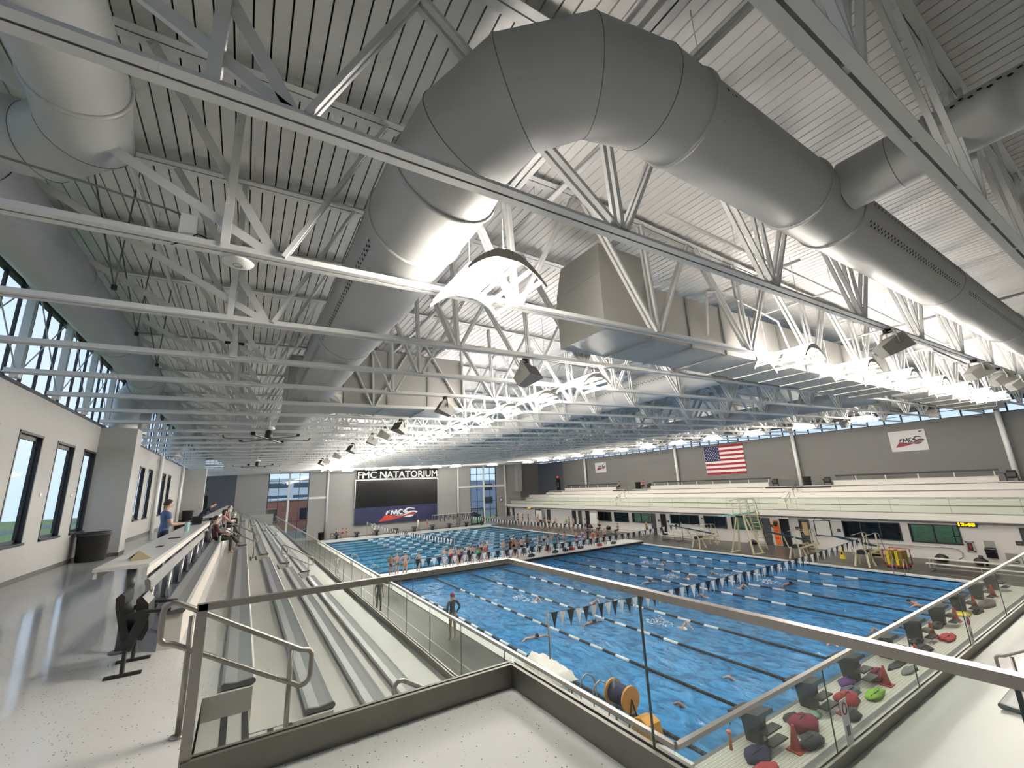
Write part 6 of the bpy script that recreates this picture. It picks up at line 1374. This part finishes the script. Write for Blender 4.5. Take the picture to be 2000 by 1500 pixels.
def region(outfit, bn, t_):
    """0 skin, 1 upper garment, 2 lower garment, 3 shoes"""
    a, b = bn; a2 = a.rstrip('LR'); b2 = b.rstrip('LR')
    torso = (a, b) in (('pelvis','spine'), ('spine','chest'), ('chest','neck')) or (a2 == 'chest' and b2 == 'sh')
    hips_ = a == 'pelvis' and b2 == 'hip'
    if outfit in ('trunks', 'brief'):
        if hips_ or ((a, b) == ('pelvis','spine') and t_ < 0.35): return 2
        if a2 == 'hip' and t_ < (0.62 if outfit == 'trunks' else 0.16): return 2
        return 0
    if outfit == 'onepiece':
        if hips_ or (a2 == 'hip' and t_ < 0.12): return 1
        if (a, b) in (('pelvis','spine'), ('spine','chest')): return 1
        if (a, b) == ('chest','neck') and t_ < 0.35: return 1
        return 0
    if outfit in ('shirt', 'shirtshorts', 'jacket'):
        if (a, b) == ('chest','neck') and t_ > 0.75: return 0
        if torso: return 1
        if a2 == 'sh' and (t_ < 0.62 or outfit == 'jacket'): return 1
        if outfit == 'jacket' and a2 == 'el': return 1
        if hips_: return 2
        if a2 == 'hip': return 2 if outfit != 'shirtshorts' or t_ < 0.75 else 0
        if a2 == 'kn' and outfit != 'shirtshorts': return 2
        if a2 == 'an': return 3
        return 0
    return 0
def body_mesh(pname, outfit):
    key = (pname, outfit)
    if key in GROWN: return GROWN[key]
    if pname not in GROWN: GROWN[pname] = grow(pname)
    src, fb, M = GROWN[pname]; me = src.copy(); me.name = 'person_body'; me.materials.clear()
    for k in range(4): me.materials.append(SKIN[0])
    for f, (bn, t_) in zip(me.polygons, fb): f.material_index = region(outfit, bn, t_); f.use_smooth = True
    GROWN[key] = (me, M); return GROWN[key]
def hair_mesh(kind):
    vs = []; fs = []; nu, nv = 14, 9; rx, ry, rz = 0.088, 0.104, 0.118
    for i in range(nv+1):
        ph = PI*i/nv
        for j in range(nu):
            th = 2*PI*j/nu; x, y, z = math.sin(ph)*math.cos(th), math.sin(ph)*math.sin(th), math.cos(ph)
            k = 1.0
            if kind == 'long' and z < 0.1 and y < 0.2: vs.append((x*rx*1.02, y*ry-0.012, z*rz*(2.3 if y < 0 else 1.6)+0.01)); continue
            vs.append((x*rx, y*ry-0.008, z*rz+0.012))
    for i in range(nv):
        for j in range(nu):
            q = (i*nu+j, (i+1)*nu+j, (i+1)*nu+(j+1) % nu, i*nu+(j+1) % nu); ph = PI*(i+0.5)/nv; th = 2*PI*(j+0.5)/nu; y, z = math.sin(ph)*math.sin(th), math.cos(ph)
            lim = {'short': -0.15, 'cap': -0.05, 'long': -0.95}[kind]
            if z < lim: continue
            if y > 0.30 and z < (0.55 if kind != 'cap' else 0.42): continue
            if kind == 'short' and y > -0.05 and z < 0.12: continue
            fs.append(q)
    used = sorted({i for f in fs for i in f}); mp = {o: i for i, o in enumerate(used)}
    me = MB().add([vs[i] for i in used], [tuple(mp[i] for i in f) for f in fs], 0, True).mesh('hair', HAIR[0])
    return me
HM = {k: hair_mesh(k) for k in ('short', 'cap', 'long')}
eye_me = MB()
for s_ in (-1, 1): eye_me.blob((s_*0.030, 0.088, 0.0), (0.011,0.006,0.007), 1, 6, 4, 0.0, flat=False)
eye_me = eye_me.mesh('eyes', BLACKM); mouth_me = MB().blob((0, 0.090, -0.058), (0.022,0.006,0.005), 1, 8, 4, 0.0, flat=False).mesh('mouth', mat('lips', (0.34, 0.12, 0.10), 0.5))
ear_me = MB()
for s_ in (-1, 1): ear_me.blob((s_*0.080, -0.005, -0.012), (0.010,0.018,0.030), 1, 6, 5, 0.0, flat=False)
ear_me = ear_me.mesh('ears', SKIN[0])
def setmat(o, mats):
    for i, m in enumerate(mats):
        o.material_slots[i].link = 'OBJECT'; o.material_slots[i].material = m
def person(label, loc, rz, h, pname, outfit, skin=0, up='black', low='black', shoe='black', hair='short', hc=0, group=None, face=False):
    me, M = body_mesh(pname, outfit); s_ = h/1.72
    o = bpy.data.objects.new('person', me); C.objects.link(o); o.location = loc; o.rotation_euler = (0, 0, rz); o.scale = (s_, s_, s_)
    setmat(o, [SKIN[skin], CLO[up], CLO[low], CLO[shoe]]); tag(o, label, 'person', group)
    hh = obj('hair', HM[hair], o, local=True); hh.matrix_local = M; setmat(hh, [HAIR[hc]])
    if face:
        for nm, me2 in (('eyes', eye_me), ('mouth', mouth_me), ('ears', ear_me)):
            q = obj(nm, me2, o, local=True); q.matrix_local = M
            if nm == 'ears': setmat(q, [SKIN[skin]])
    return o
G1 = 'swimmers standing on the bulkhead'
# (x, y, height, pose, outfit, skin, upper, lower, hair, haircolour, facing, description)
BULK = [(8.95,30.7,1.55,'pockets','brief',1,'black','slate','short',0,2.6,'wet dark-haired boy in slate briefs'), (9.4,30.85,1.57,'stand','brief',0,'black','teal','short',2,3.6,'fair-haired boy in teal briefs'),
 (9.95,30.75,1.58,'hips','trunks',0,'black','orange','short',0,3.1,'shirtless boy in orange trunks'), (11.0,31.0,1.45,'walk','brief',0,'black','purpleblue','short',1,3.5,'shirtless boy in purple-blue briefs'),
 (13.05,31.15,1.46,'stand','onepiece',0,'lightblue','black','long',2,3.0,'girl in a light blue swimsuit'), (13.68,31.35,1.5,'crossed','onepiece',0,'red','black','long',0,2.6,'long-haired girl in a red swimsuit'),
 (14.18,31.25,1.4,'crossed','onepiece',0,'coral','black','long',0,3.6,'girl in a coral swimsuit'), (14.62,31.5,1.36,'stand','onepiece',0,'purple','black','short',0,3.3,'girl in a dark purple swimsuit'),
 (15.13,31.4,1.46,'stand','onepiece',0,'black','black','long',1,2.9,'girl in a plain black swimsuit'), (15.53,31.5,1.42,'crossed','onepiece',0,'navy','black','long',0,3.2,'girl in a navy swimsuit, arms folded'),
 (15.85,31.2,1.4,'stand','onepiece',2,'green','black','long',0,2.2,'dark-skinned girl in a green swimsuit'), (16.33,31.6,1.52,'hips','onepiece',0,'black','black','long',1,3.4,'tall girl in black, hands on hips'),
 (16.86,31.9,1.36,'stand','onepiece',0,'coral','black','short',1,3.0,'short girl in a coral suit'), (17.2,32.2,1.43,'armsup','onepiece',0,'blue','black','cap',3,0.4,'girl in blue fixing her white cap'),
 (18.46,31.75,1.43,'crossed','trunks',0,'black','grey','short',2,3.1,'fair boy in grey trunks'), (18.88,31.4,1.56,'pockets','shirtshorts',1,'brown','darkpants','short',0,0.3,'person in a brown top seen from behind'),
 (19.5,31.8,1.66,'stand','brief',1,'black','black','short',0,0.2,'tall tanned boy seen from behind'), (19.3,30.95,1.53,'hips','brief',1,'black','grey','short',1,0.5,'boy in grey briefs with his back turned'),
 (19.95,31.25,1.56,'crossed','brief',0,'black','black','short',0,5.9,'boy in black briefs with folded arms'), (20.6,31.4,1.68,'walk','trunks',2,'black','black','short',0,0.4,'tall dark-skinned boy in black trunks'),
 (22.2,32.1,1.44,'stand','onepiece',0,'tan','tan','short',2,1.0,'person in a tan suit in profile'), (22.85,32.1,1.48,'hips','onepiece',0,'black','black','short',1,2.0,'girl in a black suit'),
 (22.65,31.2,1.47,'crossed','onepiece',0,'lightblue','black','long',1,0.3,'girl in pale blue seen from behind'), (23.55,32.0,1.4,'armsup','trunks',0,'black','lightblue','short',2,3.0,'boy in pale blue trunks'),
 (24.65,32.35,1.38,'stand','onepiece',0,'slate','black','long',0,3.8,'girl in a slate suit'), (25.05,32.0,1.48,'hips','brief',0,'black','teal','short',1,0.2,'boy in teal briefs'),
 (26.6,32.2,1.46,'crossed','onepiece',0,'purple','black','long',2,3.3,'girl in purple near the open end'), (27.05,31.8,1.52,'walk','onepiece',0,'blue','black','long',1,1.8,'girl in a royal blue suit'),
 (27.85,32.0,1.52,'stand','shirtshorts',1,'black','black','short',0,0.3,'person in a black shirt and shorts'), (28.1,31.6,1.38,'stand','onepiece',0,'coral','black','short',1,5.6,'small girl in coral'),
 (28.75,31.7,1.52,'pockets','brief',1,'black','darkpants','short',1,3.0,'tanned boy in dark briefs'), (29.15,31.15,1.55,'stand','brief',0,'black','black','cap',3,3.2,'boy with a white cap at the open end')]
for i, (x, y, h, pn, of, sk, u, lo, hr, hc, rz, ds) in enumerate(BULK):
    person('%s on the bulkhead, %s from the ladder' % (ds, ORD[i]), (x, y, BKZ), rz, h, pn, of, sk, u, lo, 'black', hr, hc, G1)
G2 = 'swimmers waiting on the opposite deck'
DECKP = [(34.4,57.6,1.25,'stand','onepiece',0,'red','black','short',1,3.9,'child in red'), (36.2,57.5,1.65,'stand','brief',0,'black','black','short',1,3.6,'boy in black briefs'), (37.2,59.0,1.7,'crossed','trunks',0,'black','navy','short',0,4.2,'boy in navy trunks'),
 (36.9,57.2,1.68,'hips','onepiece',0,'purple','black','long',1,4.0,'girl in purple'), (38.6,58.2,1.55,'stand','onepiece',1,'red','black','long',0,4.4,'girl in dark red'), (38.3,55.0,1.68,'stand','brief',0,'black','teal','short',2,4.1,'boy in teal briefs'),
 (34.2,49.3,1.7,'crossed','trunks',0,'black','black','short',1,2.9,'boy in black trunks'), (34.6,48.3,1.66,'stand','brief',1,'black','slate','short',0,3.4,'tanned boy in slate briefs'), (34.3,46.9,1.68,'walk','onepiece',0,'black','black','long',1,2.4,'girl in black walking'),
 (34.5,45.6,1.68,'armsup','brief',0,'black','navy','short',2,3.0,'boy in navy briefs'), (36.9,45.9,1.75,'stand','brief',1,'black','purpleblue','short',0,0.6,'boy in violet briefs'), (36.2,44.1,1.72,'hips','brief',0,'black','red','short',1,0.8,'boy in red briefs'),
 (37.3,43.2,1.6,'stand','shirtshorts',0,'white','black','long',2,3.6,'person in a white shirt'), (38.2,41.8,1.62,'stand','shirt',0,'white','grey','short',1,3.9,'person in white shirt and grey trousers'), (37.7,33.6,1.72,'stand','shirtshorts',1,'tan','brown','short',0,4.3,'person in tan'),
 (34.4,42.2,1.5,'bend','onepiece',0,'red','black','long',1,3.0,'girl in red bending down'), (38.9,64.0,1.65,'stand','onepiece',1,'black','black','short',0,4.0,'person in black by the far doors')]
for i, (x, y, h, pn, of, sk, u, lo, hr, hc, rz, ds) in enumerate(DECKP):
    person('%s on the opposite deck, %s in a list from the far corner' % (ds, ORD[i]) if False else '%s standing on the dark deck by the offices' % ds, (x, y, DK), rz, h, pn, of, sk, u, lo, 'black', hr, hc, G2)
for i, (x, y, u, ds) in enumerate(((36.75,40.0,'black','person in black seated on the long deck bench'), (36.75,37.0,'khaki','person in khaki seated on the long deck bench'), (37.75,47.6,'green','person in green seated on the low bench by the doors'))):
    person(ds, (x, y, DK+0.035), PI/2, 1.68, 'sit', 'shirt', 0, u, 'darkpants', 'black', 'short', i % 3)
G3 = 'swimmers at the far end of the pool'
for i, (x, y, h, pn, u, hr, ds) in enumerate(((11.2,64.6,1.3,'stand','black','long','girl in black by the end wall rail'), (11.7,62.9,1.5,'crossed','red','long','girl in red by the end wall rail'), (12.1,62.4,1.45,'hips','brown','short','child in brown at the pool end corner'), (24.4,64.9,1.55,'stand','red','cap','person in red standing by the gear rack'))):
    person(ds, (x, y, DK), PI+0.3*i, h, pn, 'onepiece', 0, u, 'black', 'black', hr, 0 if hr != 'cap' else 3, G3)
person('small child in red sitting on the white ledge at the pool end', (14.45, 61.2, DK-0.16), PI, 1.1, 'sit', 'onepiece', 0, 'red', 'red', 'black', 'short', 1, G3)
person('coach in a dark jacket and maroon cap standing on the stand-side deck', (7.76, 17.7, DK), 0.15, 1.80, 'pockets', 'jacket', 0, 'slate', 'khaki', 'white', 'cap', 4, face=True)
person('person in dark clothes on the stand-side deck behind the glass', (6.4, 24.0, DK), PI+0.2, 1.6, 'stand', 'shirt', 1, 'slate', 'darkpants', 'black', 'short', 0)
person('child in white on the stand-side deck behind the glass', (6.6, 37.0, DK), PI, 1.35, 'stand', 'shirt', 0, 'white', 'stripe', 'black', 'short', 2)
# spectators
person('man in a blue t-shirt standing at the counter with a laptop', (-1.62, 13.9, 0), -1.15, 1.82, 'typing', 'shirt', 0, 'denim', 'navy', 'black', 'short', 1, face=True)
person('seated woman in a brown sweater with crossed legs in black trousers', (-0.66, 16.75, 0.03), -PI/2+0.25, 1.62, 'sitcross', 'jacket', 0, 'maroon', 'darkpants', 'tan', 'short', 0, face=True)
person('seated woman in pink leaning her chin on one hand', (-0.66, 23.6, 0.03), -PI/2+0.1, 1.66, 'sitphone', 'shirt', 0, 'pink', 'darkpants', 'black', 'long', 0, face=True)
person('man in a navy jacket leaning on the far counter', (-1.75, 27.6, 0), -PI/2, 1.8, 'lean', 'jacket', 0, 'navy', 'navy', 'black', 'short', 1)
person('spectator in dark red seated on the top bench beyond the woman in pink', (-0.66, 27.0, 0.03), -PI/2, 1.6, 'sit', 'jacket', 0, 'maroon', 'black', 'black', 'long', 0)
person('spectator in grey seated farthest along the top bench', (-0.66, 31.5, 0.03), -PI/2, 1.7, 'sit', 'jacket', 0, 'grey', 'black', 'black', 'short', 1)
person('spectator in grey seated on a chair of the opposite stand', (43.3, 42.5, 0.53), PI/2, 1.65, 'sit', 'shirt', 1, 'grey', 'black', 'black', 'short', 0)
person('spectator in pink seated beside the bin of the opposite stand', (43.3, 38.3, 0.53), PI/2, 1.65, 'sit', 'shirt', 0, 'red', 'darkpants', 'black', 'short', 1)
# swimmers in the water
SPLM = mat('white_splash', (0.80, 0.86, 0.92), 0.5, var=0.1, vscale=20)
def splash(x, y, r, seed, lab):
    t = thing('splash', lab, 'splash', (x, y, WT)); rnd = random.Random(seed); m_ = MB()
    for i in range(110):
        a = rnd.uniform(0, 2*PI); d_ = r*math.sqrt(rnd.random()); z = WT+rnd.uniform(0, 0.34)*(1-d_/r)**1.5+0.004; q = rnd.uniform(0.008, 0.026)
        m_.blob((x+d_*math.cos(a), y+1.6*d_*math.sin(a), z), (q*1.3, q*2.2, q*0.9), i, 4, 3, 0.25, flat=False)
    o = m_.build('spray', SPLM, t); o['kind'] = 'stuff'
G4 = 'swimmers in the lanes of the near pool'
SW = [(10.7,16.1,2.9,'butterfly',0,'navy','short',0,'butterfly swimmer beside the first lane rope',0), (13.6,20.6,3.3,'freestyle',0,'black','cap',3,'freestyler kicking spray in the second lane near the coach',1), (15.8,18.4,3.0,'freestyle',0,'black','cap',4,'freestyler in the third lane reaching forward',0),
      (13.6,16.0,3.2,'butterfly',1,'black','short',0,'swimmer below the first black pennants',0), (16.05,13.2,3.1,'freestyle',0,'green','cap',3,'freestyler with a tall splash under the pennants',1), (21.35,19.5,3.0,'butterfly',0,'navy','short',0,'swimmer lifting head and back in the middle lane',0),
      (18.85,18.3,3.3,'freestyle',0,'red','cap',4,'swimmer in the fourth lane behind the steel rail',0), (26.4,22.8,3.1,'freestyle',0,'black','cap',3,'freestyler far out beyond the middle lane',1), (26.4,18.1,0.1,'freestyle',0,'black','cap',3,'freestyler with a white splash behind the pennants',1),
      (26.5,14.0,3.0,'butterfly',1,'black','cap',0,'swimmer breathing in the outer lane past the pennants',1), (21.0,15.1,0.0,'freestyle',0,'navy','cap',0,'swimmer just beyond the pennant line',0), (23.9,15.3,3.1,'freestyle',0,'black','cap',1,'swimmer under the far part of the pennant line',0),
      (26.6,8.3,0.2,'butterfly',1,'black','short',0,'swimmer pushing off near the far starting blocks',0), (23.8,18.7,3.1,'freestyle',1,'slate','cap',3,'freestyler behind the splash of the middle lanes',1)]
for i, (x, y, rz, pn, sk, lo, hr, hc, ds, sp_f) in enumerate(SW):
    person(ds, (x, y, WT-0.015), rz, 1.66, pn, 'brief', sk, 'black', lo, 'black', hr, hc, G4)
    if sp_f: splash(x-0.1, y+(0.9 if rz > 2 else -0.9), 0.42, i, 'burst of white spray beside the ' + ' '.join(ds.split(' ')[:11]))
for i, (x, y, rz) in enumerate(((13.5, 8.95, 0.0), (10.98, 8.85, 0.0), (18.25, 8.8, 3.1), (20.95, 8.4, 3.1))):
    person(['swimmer gliding just under the surface by the second starting block', 'swimmer gliding just under the surface by the first starting block', 'swimmer gliding under the surface by the fourth starting block', 'swimmer gliding under the surface by the fifth starting block'][i], (x, y, WT-0.10), rz, 1.7, 'freestyle', 'brief', i % 2, 'black', 'black', 'black', 'cap', 0, G4)
bpy.context.view_layer.update()
